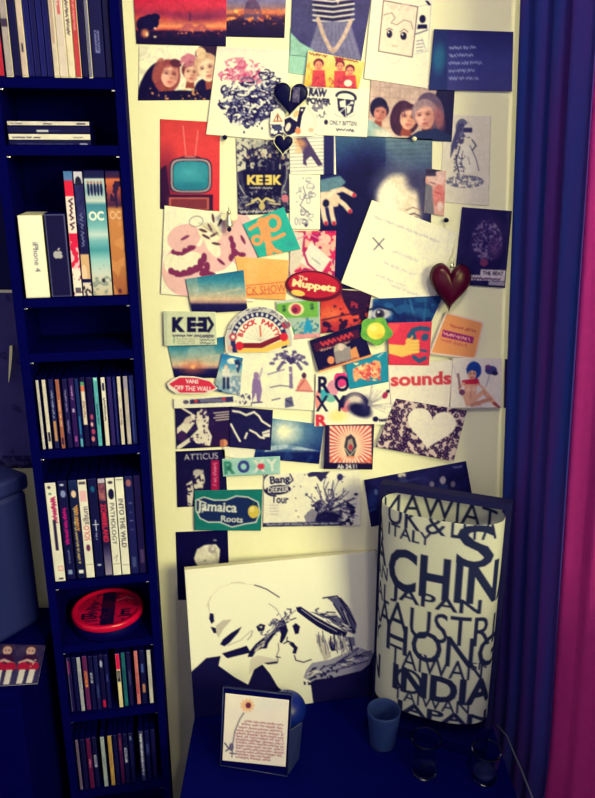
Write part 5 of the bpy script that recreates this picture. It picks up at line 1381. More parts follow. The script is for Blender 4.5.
arch = [(226, 353), (225, 338), (229, 325), (237, 315), (248, 308), (260, 306), (272, 308), (283, 315), (291, 325), (294, 336), (292, 346), (270, 352)]
cutout('sticker', arch, 5, p_block, 'arched cream sticker with block party in red letters', 'sticker', G)
card('photo_print', [(222, 353.5), (243, 358), (240, 396), (213.5, 390.5)], 4, p_surf, 'small beach photo of a person under a blue sky', 'photo', G, 'gloss')
card('postcard', [(173.5, 399), (252, 393), (252, 406), (173.5, 408.5)], 3, p_strip, 'thin white strip with a grey printed bar', 'strip', G)
cutout('sticker', [(167, 384), (172, 379), (180, 376), (194, 376.4), (207, 379), (213, 384), (218, 388.5), (208, 393.5), (192, 394), (176, 393.5), (169, 389)], 6, p_vans, 'red and white board-shaped skate sticker', 'sticker', G)
card('photo_print', [(321, 288), (372, 292), (368, 328), (319, 334)], 2, p_party, 'red and orange party flyer under the oval sticker', 'flyer', G, 'gloss')
ov = [(314 + 28.5 * math.cos(t) - 0.1 * 15 * math.sin(t), 286 + 15.2 * math.sin(t) + 0.1 * 28 * math.cos(t)) for t in np.linspace(0, 6.283, 40, endpoint=False)]
cutout('sticker', ov, 5, p_muppets, 'oval dark red sticker with cream lettering', 'sticker', G)
card('photo_print', [(370.8, 299), (443, 295.6), (431, 322.5), (366.7, 323.5)], 6, p_eye, 'dark blue card with a staring eye', 'postcard', G, 'gloss')
card('postcard', [(388, 323), (432, 321.7), (429, 365.5), (389, 365)], 7, p_fist, 'red card with a yellow fist and arm', 'postcard', G)
card('postcard', [(388, 365), (455, 360), (449, 408), (391, 405)], 6, p_sounds, 'cream card with the word sounds in red', 'postcard', G)
card('postcard', [(316, 374), (389.5, 371), (396, 424.5), (314, 426.5)], 5, p_roxy, 'colourful card with large navy letters and headphones', 'postcard', G)
card('postcard', [(345, 363), (387, 351.3), (388.5, 381.8), (349.6, 389.3)], 6, p_teal, 'teal card with an orange patterned patch', 'postcard', G)
card('postcard', [(309.4, 340.7), (361, 323.5), (372, 356.5), (319, 372.5)], 7, p_band, 'black card with red slanting letters and an orange foot', 'postcard', G)
blob = [(376 + (15.5 + 1.3 * math.sin(5 * t + .6) + 1.2 * math.sin(2 * t)) * math.cos(t), 331 + (13.5 + 1.3 * math.sin(5 * t + .6)) * math.sin(t)) for t in np.linspace(0, 6.283, 60, endpoint=False)]
cutout('sticker', blob, 9, p_blob, 'scalloped green and yellow sticker between the eye and fist cards', 'sticker', G)
card('postcard', [(396, 398.6), (467, 410.6), (453.7, 461.4), (375.7, 447)], 7, p_leopard, 'leopard print card with a cream heart', 'postcard', G)


def rrect(c, r, n=5):
    """rounded quad outline from four corners"""
    out = []
    for i in range(4):
        p, a, b = np.array(c[i], float), np.array(c[i - 1], float), np.array(c[(i + 1) % 4], float)
        ua, ub = (a - p) / np.linalg.norm(a - p), (b - p) / np.linalg.norm(b - p)
        for t in np.linspace(0, 1, n): out.append(tuple((1 - t) ** 2 * (p + ua * r) + 2 * t * (1 - t) * p + t * t * (p + ub * r)))
    return out




def p_coaster(k):
    p_tag(k)
    o = rrect([(446, 311.5), (484.5, 322), (476, 359.5), (429, 354)], 4)
    k.line(o + o[:1], 3.4, (246, 220, 184))


cutout('coaster', rrect([(446, 311.5), (484.5, 322), (476, 359.5), (429, 354)], 4), 6, p_coaster, 'rounded orange card with a purple lettered band', 'coaster', G)
card('postcard', [(452.7, 358), (502, 358.5), (501.5, 408), (450, 408)], 8, p_pinup, 'card of a seated blue-haired woman in a red scarf', 'postcard', G)
card('postcard', [(505, 359), (532, 360), (531, 408), (504, 408)], 1, lambda k: k.fill((40, 26, 76)), 'dark card behind the edge of the curtain', 'postcard', G)
card('postcard', [(175, 408), (230.5, 406.5), (229.5, 446.5), (176.5, 449)], 2, p_guitar, 'black and cream card of a tangled cut-out figure', 'postcard', G)
card('postcard', [(230, 406.5), (273, 410), (270.7, 450.5), (229.5, 447)], 4, p_waves, 'black card with white wavy lines', 'postcard', G)
card('postcard', [(224, 440), (262, 444), (258, 462), (222, 456)], 1, p_blank, 'blank white card under the wavy-line card', 'postcard', G)
card('photo_print', [(262, 417), (324, 424.7), (319, 464), (254, 458)], 3, p_moon, 'blue night photo with a glowing moon', 'photo', G, 'gloss')
card('postcard', [(325.5, 425), (374.3, 424), (372.5, 469.6), (323.5, 469)], 7, p_burst, 'red sunburst flyer with a dark emblem and date', 'flyer', G)
card('postcard', [(175.8, 451.4), (224.7, 449.4), (228, 505), (177.3, 507.3)], 1, p_atticus, 'black card with a white title and red strip', 'postcard', G)
card('postcard', [(222, 459), (280, 456.2), (280.4, 474), (223, 476.6)], 5, p_strip2, 'narrow mint green strip with four big letters', 'strip', G)
card('postcard', [(194.3, 490.7), (262.4, 489.3), (261, 530.8), (194.3, 530.3)], 4, p_jamaica, 'green flag-like card with looping cream lettering', 'postcard', G)
card('photo_print', [(175.5, 532), (227.7, 530), (230, 600), (178, 600)], 0, p_dark, 'black photo with a pale rounded shape above the canvas', 'photo', G, 'gloss')
card('poster', [(264, 474), (360.5, 470), (360.5, 525.5), (263, 527)], 2, p_tour, 'cream tour poster with navy ink splatter', 'poster', G)
card('photo_print', [(364, 480), (466, 461), (474, 505), (371, 527)], 2, p_band2, 'long dark photo behind the lamp', 'photo', G, 'gloss')
card('postcard', [(308, 50.4), (365, 61.8), (358.4, 89), (304, 86)], 4, p_trio, 'yellow card of three red-tinted people', 'postcard', G)
card('postcard', [(304, 86), (369.5, 89), (367, 137), (316, 135)], 3, p_raw, 'white card with a black crest and bold lettering', 'postcard', G)
cutout('sticker', [(298, 106), (308, 105), (316, 113), (318, 128), (314, 136), (300, 136), (288, 137), (282.5, 131), (283, 119), (290, 115)], 5, p_cut, 'cream cut-out with black and orange shapes below the black heart', 'sticker', G)
cutout('sticker', [(271, 112), (277, 108.5), (284, 112), (284.5, 124), (283, 136), (271, 136), (270, 124)], 6, p_triangle, 'small white sticker with an orange triangle', 'sticker', G)


# ------------------------------------------------------------------ hanging hearts, charm, pins
def puffy_heart(name, cx, cy, w, h, depth, y0, material, parent, ang=0.0):
    P = np.array(heart_pts(cx, cy, w, h, 56, ang))
    ctr = np.array([cx, cy + h * .02])
    bm = bmesh.new()
    fr, bk = [], []
    L = 9
    for k in range(L + 1):
        s = 1 - k / L
        d = depth * math.sqrt(max(0, 1 - s ** 2.4))
        if k == L:
            p = on_wall(*ctr, y0); fr.append([bm.verts.new((p[0], y0 - d, p[2]))]); bk.append([bm.verts.new((p[0], y0 + d * .15, p[2]))])
        else:
            ring = ctr + (P - ctr) * s
            pw = [on_wall(a, b, y0) for a, b in ring]
            fr.append([bm.verts.new((p[0], y0 - d, p[2])) for p in pw])
            bk.append(fr[0] if k == 0 else [bm.verts.new((p[0], y0 + d * .15, p[2])) for p in pw])
    for S_ in (fr, bk):
        for A, B in zip(S_[:-1], S_[1:]):
            n = len(A)
            for i in range(n):
                j = (i + 1) % n
                bm.faces.new((A[i], A[j], B[0])) if len(B) == 1 else bm.faces.new((A[i], A[j], B[j], B[i]))
    return obj(name, bm, material, parent, True)


def wall_loop(name, pts, y, r, material, parent=None):
    return tube(name, [tuple(on_wall(a, b, y)) for a, b in pts], r, material, parent)


h1 = tag(empty('heart_ornament'), 'glossy dark red puffed heart hanging before the note', 'ornament')
puffy_heart('heart_body', 450, 286.5, 42, 49, 0.018, -0.030, M['redglass'], h1, 3)
p = on_wall(452, 264.5, -0.032)
lathe('hanger_cap', [(0, 0), (.0035, 0), (.004, .002), (.003, .008), (.0012, .0095), (0, .0095)], M['steel'], h1, 20, (p[0], p[1], p[2] - .006))
wall_loop('hanger_loop', [(452 + 2.2 * math.cos(t), 260 + 3 * math.sin(t)) for t in np.linspace(0, 6.283, 18)], -0.031, .0005, M['steel'], h1)
wall_loop('hanging_cord', [(452, 257), (455.5, 240), (458.6, 222), (461, 209)], -0.026, .0006, M['wire'], h1)

h2 = tag(empty('heart_ornament'), 'flat black heart pendant with a small picture', 'ornament')
puffy_heart('heart_body', 290.5, 98.5, 34, 33, 0.004, -0.016, M['blackpin'], h2, 4)


def p_hpic(k): k.fill((60, 50, 90)); k.noise(4, (20, 14, 64), (190, 180, 170), al=.9, seed=2)


c4 = [(293, 87), (300, 87.5), (299, 103), (292, 102)]
ink = Ink(290, 85, 302, 105); p_hpic(ink); ink.blur(2)
f3, f2 = bil([on_wall(a, b, -0.0206) for a, b in c4]), bil(c4)
grid_mesh('heart_picture', f3, lambda u, v: f2(u, v).T, ink, M['print'], h2)
wall_loop('heart_seam', [(291.5, 84), (290.6, 92), (289.6, 101)], -0.0200, .0005, M['wire'], h2)
h3 = tag(empty('heart_ornament'), 'small black heart pendant with a white wire edge', 'ornament')
puffy_heart('heart_body', 283.5, 144.5, 18, 18.5, 0.0035, -0.014, M['blackpin'], h3, 4)
hp = heart_pts(283.5, 144.8, 20, 21, 40, 4)
wall_loop('wire_edge', hp + hp[:2], -0.0155, .0007, M['wire'], h3)
wall_loop('wire_tail', [(262, 140.5), (268, 139.4), (275, 139)], -0.0150, .0006, M['wire'], h3)

ch = tag(empty('angel_charm'), 'small silver winged charm hanging over the doughnut print', 'ornament')
p = on_wall(229, 218, -0.022)
lathe('gown', [(0, -.016), (.0075, -.016), (.008, -.013), (.005, -.004), (.0028, .004), (.0022, .007), (0, .008)], M['silver'], ch, 20, tuple(p))
lathe('head', [(0, .006), (.0032, .0075), (.0044, .0105), (.0036, .0135), (0, .0155)], M['silver'], ch, 18, tuple(p))
lathe('hanger', [(0, .015), (.0012, .016), (.001, .024), (0, .025)], M['steel'], ch, 10, tuple(p))
lathe('base_bead', [(0, -.026), (.003, -.0245), (.0045, -.021), (.003, -.0175), (0, -.016)], M['frame'], ch, 16, tuple(p))
for sx in (-1, 1):
    bm = bmesh.new()
    W = [(0, .004), (.007, .008), (.013, .0065), (.0155, .001), (.012, -.004), (.006, -.005), (0, -.003)]
    f = [bm.verts.new((p[0] + sx * (x + .001), p[1] + .002 + .12 * x, p[2] + z)) for x, z in W]
    b = [bm.verts.new((p[0] + sx * (x + .001), p[1] + .0035 + .12 * x, p[2] + z)) for x, z in W]
    bm.faces.new(f); bm.faces.new(b[::-1])
    for i in range(len(W)): bm.faces.new((f[i], f[(i + 1) % len(W)], b[(i + 1) % len(W)], b[i]))
    obj('wing', bm, M['pearl'], ch)


def pin(px, py, y, material, lb):
    t = tag(empty('push_pin', tuple(on_wall(px, py, y))), lb, 'pin', 'pins on the wall')
    a = lathe('pin_head', [(0, .0), (.0042, .0), (.0045, .0015), (.0028, .003), (.0025, .008), (.0036, .0095), (.0036, .011), (0, .0115)], material, t, 18)
    b = lathe('pin_needle', [(0, -.006), (.0006, -.006), (.0006, .0), (0, 0)], M['steel'], t, 8)
    for o in (a, b): o.rotation_euler = (math.radians(90), 0, 0)


pin(225, 137.5, -.006, M['blackpin'], 'black push pin under the swirl print')
pin(446, 220, -.008, M['blackpin'], 'black push pin above the red heart')
pin(414, 139, -.006, M['pearl'], 'white push pin at the foot of the tiled photo')

# ------------------------------------------------------------------ black table and what stands on it
TZ = 0.588
tb = tag(empty('black_table', (0.135, -0.31, 0)), 'low black table below the collage', 'table')
tx0, tx1, ty0, ty1 = -0.36, 0.285, -0.28, 0.30
box('table_top', (tx0, ty0, TZ - .03), (tx1, ty1, TZ), M['table'], tb, 0.003)
for sx in (tx0 + .01, tx1 - .05):
    for sy in (ty0 + .01, ty1 - .05): box('leg', (sx, sy, 0), (sx + .04, sy + .04, TZ - .03), M['table'], tb, 0.002)
box('apron', (tx0 + .02, ty1 - .03, TZ - .10), (tx1 - .02, ty1 - .012, TZ - .03), M['table'], tb)
box('apron', (tx0 + .02, ty0 + .012, TZ - .10), (tx1 - .02, ty0 + .03, TZ - .03), M['table'], tb)

# stencil canvas leaning against the wall
def p_canvas(k):
    Z = lambda pts: [(180 + a / 2.833, 550 + b / 2.833) for a, b in pts]
    k.fill((243, 238, 196)); n, g = (14, 10, 60), (196, 186, 158)
    k.poly(Z([(24, 350), (72, 303), (112, 297), (106, 325), (150, 358), (188, 380), (205, 335), (228, 322), (250, 350), (270, 385), (285, 400), (300, 500), (24, 500)]), n)
    k.poly(Z([(115, 290), (130, 304), (195, 288), (184, 268), (150, 279)]), n)
    k.line(Z([(205, 98), (222, 103), (240, 110), (275, 132)]), .9, n); k.line(Z([(75, 158), (80, 140), (86, 130)]), .8, g); k.line(Z([(140, 93), (160, 90), (178, 93)]), .7, g)
    k.poly(Z([(82, 176), (92, 178), (94, 200), (86, 206), (80, 192)]), n); k.poly(Z([(84, 214), (98, 218), (100, 232), (92, 232)]), n); k.poly(Z([(98, 212), (118, 196), (142, 194), (118, 222), (106, 246), (100, 234)]), g)
    k.poly(Z([(110, 264), (118, 250), (140, 232), (170, 214), (160, 232), (136, 260), (122, 270)]), n)
    k.poly(Z([(210, 214), (222, 206), (236, 210), (232, 226), (216, 228)]), n); k.poly(Z([(216, 214), (228, 212), (226, 220)]), g)
    k.poly(Z([(186, 300), (192, 284), (210, 262), (238, 240), (262, 222), (286, 192), (290, 210), (262, 236), (244, 262), (240, 276), (214, 278), (200, 300)]), n)
    k.poly(Z([(204, 286), (214, 266), (238, 250), (232, 270), (214, 284)]), g); k.poly(Z([(190, 352), (194, 306), (216, 296), (238, 300), (272, 308), (270, 318), (230, 320), (205, 336)]), (216, 206, 176)); k.poly(Z([(232, 318), (252, 315), (272, 313), (270, 319), (244, 322)]), n)
    k.poly(Z([(270, 210), (284, 190), (292, 200), (300, 226), (292, 246), (282, 262), (276, 258), (280, 236)]), n); k.noise(2.6, (0, 0, 0), (70, 66, 100), thr=.58, xa=254, xb=290, ya=608, yb=634, seed=3, al=.9, mask=lambda X, Y: (Y > 1.05 * (290 - X) + 604 - 6) & (Y < 1.05 * (290 - X) + 618))
    k.line(Z([(288, 262), (300, 256), (316, 262)]), 1.2, n)
    # right figure
    k.poly(Z([(322, 160), (336, 158), (372, 182), (420, 208), (470, 232), (464, 244), (420, 234), (384, 214), (350, 190), (326, 172)]), n); k.line(Z([(338, 166), (380, 196), (440, 228)]), .8, (190, 184, 170))
    k.poly(Z([(360, 172), (372, 176), (420, 200), (466, 226), (492, 236), (498, 208), (478, 164), (452, 132), (410, 132), (432, 150), (456, 188), (430, 184), (400, 176)]), (90, 86, 112)); 
    for a, b in (((400, 134), (440, 128)), ((440, 128), (470, 156)), ((450, 140), (494, 204)), ((430, 150), (470, 210)), ((380, 172), (440, 200)), ((470, 180), (488, 232)), ((452, 160), (480, 224))): k.line(Z([a, b]), 1.3, n)
    k.line(Z([(416, 152), (450, 190)]), 1, (236, 230, 196)); k.line(Z([(460, 170), (480, 214)]), .8, (236, 230, 196))
    k.poly(Z([(312, 212), (322, 204), (334, 214), (330, 234), (320, 236), (316, 224)]), n); k.line(Z([(306, 196), (322, 190)]), 1, n); k.poly(Z([(302, 262), (314, 260), (328, 274), (322, 292), (312, 290), (316, 276)]), n); k.line(Z([(318, 296), (322, 310), (344, 316), (366, 308)]), 1, n); k.line(Z([(298, 244), (296, 254), (302, 258)]), .9, n)
    k.poly(Z([(378, 234), (396, 240), (410, 270), (424, 300), (404, 312), (390, 280), (380, 254)]), g); k.poly(Z([(412, 256), (430, 258), (438, 282), (424, 284)]), n); k.poly(Z([(440, 240), (490, 244), (494, 268), (452, 276)]), (120, 116, 130)); k.line(Z([(400, 236), (420, 290)]), 1, (110, 104, 120)); k.line(Z([(384, 240), (396, 290)]), .8, (130, 124, 130))
    k.poly(Z([(344, 360), (352, 338), (368, 318), (420, 308), (462, 290), (500, 272), (544, 288), (560, 330), (430, 366), (372, 376)]), (150, 146, 150)); k.noise(3.4, (0, 0, 0), n, thr=.5, al=.95, xa=302, xb=336, ya=660, yb=684, seed=5, mask=lambda X, Y: (Y > 682 - (X - 300) * .55) & (Y < 690 - (X - 300) * .3))
    for a, b in (((400, 330), (520, 296)), ((410, 346), (530, 312)), ((470, 300), (500, 276)), ((440, 316), (470, 298))): k.line(Z([a, b]), 1.2, (60, 56, 96))
    r = np.random.default_rng(21)
    for i in range(46):                                # stubble and cheek shading of the left head
        u = r.random(); x, y = 205 + 84 * u + r.normal(0, 5), 282 - 84 * u + r.normal(0, 9)
        k.line(Z([(x, y), (x + r.uniform(4, 12), y - r.uniform(3, 14))]), r.uniform(.5, 1.1), (n, (70, 66, 100), (150, 144, 140))[i % 3])
    for i in range(60):                                # hair of the right head
        t = r.random(); x, y = 384 + 100 * t + r.normal(0, 6), 236 + 22 * t + r.normal(0, 8)
        k.line(Z([(x, y), (x + r.uniform(-4, 10), y + r.uniform(14, 42))]), r.uniform(.5, 1.3), (n, (96, 90, 116), (190, 182, 160), (236, 230, 190))[i % 4])
    for i in range(34):
        t = r.random(); x, y = 372 + 110 * t, 168 + 54 * t + r.normal(0, 6)
        k.line(Z([(x, y), (x + r.uniform(8, 26), y + r.uniform(2, 16) - 10 * (1 - t))]), r.uniform(.5, 1.2), (n, (110, 104, 122), (236, 230, 190))[i % 3])
    for i in range(40):                                # folds and fringe of the scarf
        x = r.uniform(352, 520); y = 352 - (x - 352) * .36 + r.normal(0, 8)
        k.line(Z([(x, y), (x + r.uniform(6, 24), y - r.uniform(-2, 12))]), r.uniform(.5, 1.4), (n, (80, 76, 106), (226, 218, 184))[i % 3])
    k.line(Z([(200, 226), (196, 240), (186, 252)]), .8, (120, 112, 120)); k.line(Z([(130, 268), (168, 252), (196, 226)]), .7, (170, 160, 146)); k.line(Z([(246, 150), (266, 164), (280, 186)]), .7, (150, 142, 140)); k.line(Z([(298, 196), (306, 180), (322, 168)]), .8, (120, 112, 120))
    k.line(Z([(86, 128), (110, 104), (150, 92), (205, 98)]), .6, (222, 212, 176)); k.line(Z([(80, 170), (78, 150)]), .8, (190, 180, 160)); k.line(Z([(272, 262), (274, 280), (268, 296), (272, 312)]), .8, (90, 84, 110)); k.line(Z([(266, 300), (278, 302)]), .9, n)
    k.poly(Z([(364, 374), (378, 366), (430, 360), (510, 340), (536, 320), (548, 286), (572, 290), (620, 450), (374, 450)]), n)


def lean_board(name, px, thick, zb, tilt_top, paint, label, cat):
    """canvas: bottom edge on the table, top edge against the wall"""
    c = np.array(px, float)
    bl, br = on_level(*c[3], zb), on_level(*c[2], zb)
    # board height fitted so that the top edge falls on the measured corners
    def top(b, pc):
        r = ray(*pc)
        y = b[1] + tilt_top
        return CC + r * ((y - CC[1]) / r[1])
    tl, tr_ = top(bl, c[0]), top(br, c[1])
    p3 = np.array([tl, tr_, br, bl])
    ink = Ink(c[:, 0].min(), c[:, 1].min(), c[:, 0].max(), c[:, 1].max(), 3)
    paint(ink); ink.blur(2)
    f3, f2 = bil(p3), bil(c)
    return p3, ink, f3, f2


p3, ink, f3, f2 = lean_board('canvas', [(184.5, 570), (376, 551), (385, 694), (194.5, 718)], .018, TZ + .001, .05, p_canvas, '', '')
cv_ = tag(empty('canvas_picture', tuple((p3[2] + p3[3]) / 2)), 'white canvas with a navy stencil of two faces nose to nose', 'picture')
off = np.array(cv_.location)
g3 = lambda u, v: f3(u, v) - off
grid_mesh('canvas_print', g3, lambda u, v: f2(u, v).T, ink, M['canvas'], cv_, thick=.0008)
nrm = np.cross(p3[1] - p3[0], p3[3] - p3[0]); nrm /= np.linalg.norm(nrm)
bm = bmesh.new()
fv = [bm.verts.new(tuple(q - off + nrm * .0010)) for q in p3]; bv = [bm.verts.new(tuple(q - off + nrm * .017)) for q in p3]
bm.faces.new(fv); bm.faces.new(bv[::-1])
for i in range(4): bm.faces.new((fv[i], fv[(i + 1) % 4], bv[(i + 1) % 4], bv[i]))
obj('stretcher_frame', bm, M['paper'], cv_)

# note with a pressed flower in a clear disc case, standing on the table
def p_flower(k):
    k.fill((244, 232, 198)); k.noise(14, (246, 236, 204), (232, 214, 186), al=.7, seed=2); k.ell(268, 708, 14, 7, (222, 222, 196), al=.5, soft=.5)
    for q in range(11): t = q * .571; k.ell(247.5 + 4.6 * math.cos(t), 708.5 + 4.2 * math.sin(t), 2.8, 1.3, (240, 186, 130), math.degrees(t))
    k.ell(248.5, 708.5, 2.8, 3, (110, 40, 66)); k.line([(244, 716), (240, 722), (235, 734), (233, 746), (232, 760)], 1.3, (120, 110, 120)); k.line([(225, 746), (229, 752), (226, 754)], 1.3, (70, 60, 96)); k.ell(231.5, 750, 2.4, 4, (100, 90, 116)); k.line([(230, 756), (236, 757)], 1.2, (80, 70, 100))
    for q in range(13): k.scrib(245 - min(q, 3) * 3, 724 + q * 3.0, 40 + min(q, 3) * 3 - (q > 10) * 12, 1.05, (150, 70, 96), .75, 6, 60 + q, .9)


FB = on_level(254, 774, TZ)
fl = tag(empty('pressed_flower_display', tuple(FB)), 'clear disc case holding a pressed flower and handwritten note', 'frame')
yF = FB[1]
tilt = 0.028
cpx = [(223.5, 690.5), (292, 698), (287.5, 779), (220.5, 768)]
def fpt(px, py, dy=0.0):
    # plane through the table contact line, leaning back, turned slightly
    v = (py - 690) / 85.0
    y = yF + tilt * (1 - v) + (px - 254) * -0.00012 + dy
    r = ray(px, py)
    return CC + r * ((y - CC[1]) / r[1]) - np.array(fl.location)
pc = np.array([fpt(*q) for q in cpx])
lift_ = -min(pc[2][2], pc[3][2]) + .0005
pc[:, 2] += lift_
ins = [(225.5, 696.5), (289, 703.5), (285.5, 770), (222.5, 763.5)]
pi = np.array([fpt(*q, -.0006) for q in ins]); pi[:, 2] += lift_
ink = Ink(220, 690, 292, 780); p_flower(ink); ink.blur(2)
f3, f2 = bil(pi), bil(ins)
grid_mesh('note_insert', f3, lambda u, v: f2(u, v).T, ink, M['print'], fl)
nb = np.cross(pc[1] - pc[0], pc[3] - pc[0]); nb /= np.linalg.norm(nb)
bm = bmesh.new()
fv = [bm.verts.new(tuple(q + nb * .001)) for q in pc]; bv = [bm.verts.new(tuple(q + nb * .006)) for q in pc]
bm.faces.new(fv); bm.faces.new(bv[::-1])
for i in range(4): bm.faces.new((fv[i], fv[(i + 1) % 4], bv[(i + 1) % 4], bv[i]))
obj('tray', bm, M['jewel'], fl)
M['acryl'] = mat('case_edge_plastic', (0.02, 0.03, 0.16), 0.25, noise=0.1, spec=0.3)
for i in range(4):
    a, b = pc[i] - nb * .001, pc[(i + 1) % 4] - nb * .001
    tube('case_edge', [tuple(a), tuple(a * .5 + b * .5), tuple(b)], .0013, M['acryl'], fl, 6)
# opened rear half works as a stand
q0, q1 = pc[1] * .55 + pc[2] * .45 + nb * .006, pc[2] + nb * .006
bk = np.array([q0, q1, q1 + np.array([.020, .040, .0]), q0 + np.array([.022, .034, -.012])])
bk[2, 2] = .0008
bm = bmesh.new()
fv = [bm.verts.new(tuple(q)) for q in bk]; bv = [bm.verts.new(tuple(q + np.array([.0025, -.0005, 0]))) for q in bk]
bm.faces.new(fv); bm.faces.new(bv[::-1])
for i in range(4): bm.faces.new((fv[i], fv[(i + 1) % 4], bv[(i + 1) % 4], bv[i]))
obj('rear_lid', bm, M['acryl'], fl)

# round blue candle behind the case
bp = on_level(287, 722, TZ)
cb = tag(empty('blue_candle', (bp[0], bp[1], TZ + .0003)), 'round blue candle behind the flower case', 'candle')
R_ = .041
lathe('candle_body', [(0, 0), (.020, 0)] + [(R_ * math.cos(a), .034 + R_ * .92 * math.sin(a)) for a in np.linspace(-.95, 1.45, 18)] + [(0, .0705)], M['blue'], cb, 40)
tube('wick', [(0, 0, .070), (.001, 0, .078), (.003, 0, .083)], .0008, M['wax'], cb)

# glasses
def tumbler(name, px, py, r0, r1, h, material, label, wall=.0022, base=.006, extra=None):
    b = on_level(px, py, TZ)
    t = tag(empty(name, (b[0], b[1], TZ + .0003)), label, 'glass', 'glasses on the black table')
    prof = [(0, 0), (r0 * .9, 0), (r0, .002)] + [(r0 + (r1 - r0) * s, h * s) for s in (.1, .3, .5, .7, .9, .985)] + [(r1 - wall * .5, h)] + [(r0 + (r1 - r0) * s - wall, h * s) for s in (.985, .9, .7, .5, .3, .12)] + [(r0 * .8, base), (0, base)]
    lathe('tumbler_body', prof, material, t, 44)
    if extra: extra(t, r0, h)
    return t


tumbler('tumbler', 382.5, 744, .026, .0345, .088, M['frost'], 'frosted tumbler standing left of the lamp')
def wax(t, r0, h): lathe('candle_wax', [(0, .0065), (r0 - .0035, .0065), (r0 - .003, .02), (0, .02)], M['wax'], t, 30)
tumbler('tumbler', 424, 772, .025, .030, .085, M['glass'], 'clear glass in the shade below the lamp')
tumbler('tumbler', 484, 778, .024, .029, .07, M['glass'], 'clear glass with a bright rim glint at the right of the table', extra=wax)

# lamp ---------------------------------------------------------------
LB = np.array([0.280, -0.164])
LYAW = math.radians(-22)
lamp = tag(empty('table_lamp', (LB[0], LB[1], TZ + .0003), LYAW), 'table lamp with a printed shade of country names in a dark frame', 'lamp')
SW, SD = 0.118, 0.056            # half width, half depth of the oval shade
Z0, Z1 = 0.070, 0.518
FW = 0.120
box('lamp_base', (-FW - .006, -.050, 0), (FW + .006, .036, .028), M['dark'], lamp, .004)
box('frame_post', (-FW - .008, -.004 + .012, .028), (-FW + .004, .022 + .012, Z1 + .012), M['frame'], lamp, .001)
box('frame_post', (FW - .004, -.004 + .012, .028), (FW + .008, .022 + .012, Z1 + .012), M['frame'], lamp, .001)
box('frame_bar', (-FW - .008, -.004 + .012, Z1 + .012), (FW + .008, .022 + .012, Z1 + .026), M['frame'], lamp, .001)
lathe('bulb_holder', [(0, .028), (.018, .028), (.018, .075), (.014, .085), (0, .085)], M['dark'], lamp, 24)
lathe('bulb', [(0, .085), (.012, .086), (.014, .10), (.024, .125), (.030, .15), (.026, .172), (.014, .184), (0, .188)], M['bulb'], lamp, 28)


def p_shade(k):
    # front half unrolled: x 0..120 across the visible front, y 0..220 down; the rear half x 120..240
    k.fill((250, 246, 206)); n = (46, 54, 92)
    T = lambda s, x, y, h, w, b=.03, a=0: k.text(s, x, y, h, n, a, w=w, bold=b)
    T('UK', 33, 4, 22, 30, .005); T('&', 60, 5, 20, 16, 0); T('LITA', 90, 3, 24, 36, .005)
    T('S', 92, 22, 44, 30, .01)
    T('ITALY', 38, 21, 13, 38, .01)
    T('CHINA', 82, 60, 46, 122, .025); T('JAPAN', 62, 88, 20, 76, .012)
    T('AUSTRIA', 80, 113, 33, 116, 0); T('HONG', 72, 137, 35, 100, .005)
    T('TAIWAN', 66, 157, 22, 80, 0); T('SN', 103, 152, 9, 14, 0)
    T('INDIA', 74, 182, 30, 88, .035); k.ring(45, 182, 11, 13, 3, n); T('TAIWAN', 64, 200, 15, 66, 0); T('JAPAN', 74, 216, 17, 84, .03)
    T('A', 7, 26, 24, 12, .01); T('A', 10, 50, 28, 16, .02); T('AN', 12, 72, 15, 16, .01); T('AL', 14, 94, 20, 18, .01); T('AA', 12, 116, 28, 26, .01); T('Y', 9, 142, 18, 12, .01); T('N', 9, 182, 28, 13, .03)
    for i, (s, y, h, w, b) in enumerate((('TAIWAN', 14, 24, 100, 0), ('ITALY', 34, 16, 60, 0), ('CHINA', 62, 44, 110, .02), ('JAPAN', 96, 22, 90, .01), ('AUSTRIA', 124, 30, 112, 0), ('INDIA', 158, 30, 90, .02), ('HONG', 190, 26, 100, .01))): T(s, 186, y, h, w, b)


ink = Ink(0, 0, 240, 220, 3); p_shade(ink); ink.blur(2)


def sh3(u, v):
    # superellipse tube; u=0 at the left end, 0..0.5 runs over the front
    a = math.pi + u * 2 * math.pi
    cx, cy = np.cos(a), np.sin(a)
    e = 2 / 2.25
    x = SW * np.sign(cx) * np.abs(cx) ** e
    y = SD * np.sign(cy) * np.abs(cy) ** e
    z = Z1 - v * (Z1 - Z0)
    return np.stack([x, y, z], 1)


us = np.linspace(0, 1, 721)
pp = sh3(us, np.zeros_like(us))
arc = np.concatenate([[0], np.cumsum(np.linalg.norm(np.diff(pp, axis=0), axis=1))]); arc /= arc[-1]
sh3u = lambda u, v: sh3(np.interp(u, arc, us), v)
sd = grid_mesh('lamp_shade', sh3u, lambda u, v: np.stack([u * 240, v * 220]), ink, M['shade'], lamp, closed=False, dens=1.25, smooth=True)
so = sd.modifiers.new('thickness', 'SOLIDIFY'); so.thickness = .0008; so.offset = 0
for zz in (Z0 + .012, ):
    for sx in (-1, 1): tube('shade_bracket', [(sx * (FW - .004), .02, zz), (sx * .06, .0, zz), (sx * .016, 0, zz)], .0018, M['steel'], lamp, 8)

# power cord of the lamp
cp = [on_level(497, 726, TZ), on_level(507, 737, TZ), on_level(513, 752, TZ), on_level(521, 770, TZ), on_level(529, 790, TZ), on_level(535, 806, TZ)]
tag(tube('power_cord', [(q[0], q[1], TZ + .0022) for q in cp], .0018, M['cable']), 'thin grey cord running across the table beside the lamp', 'cord')

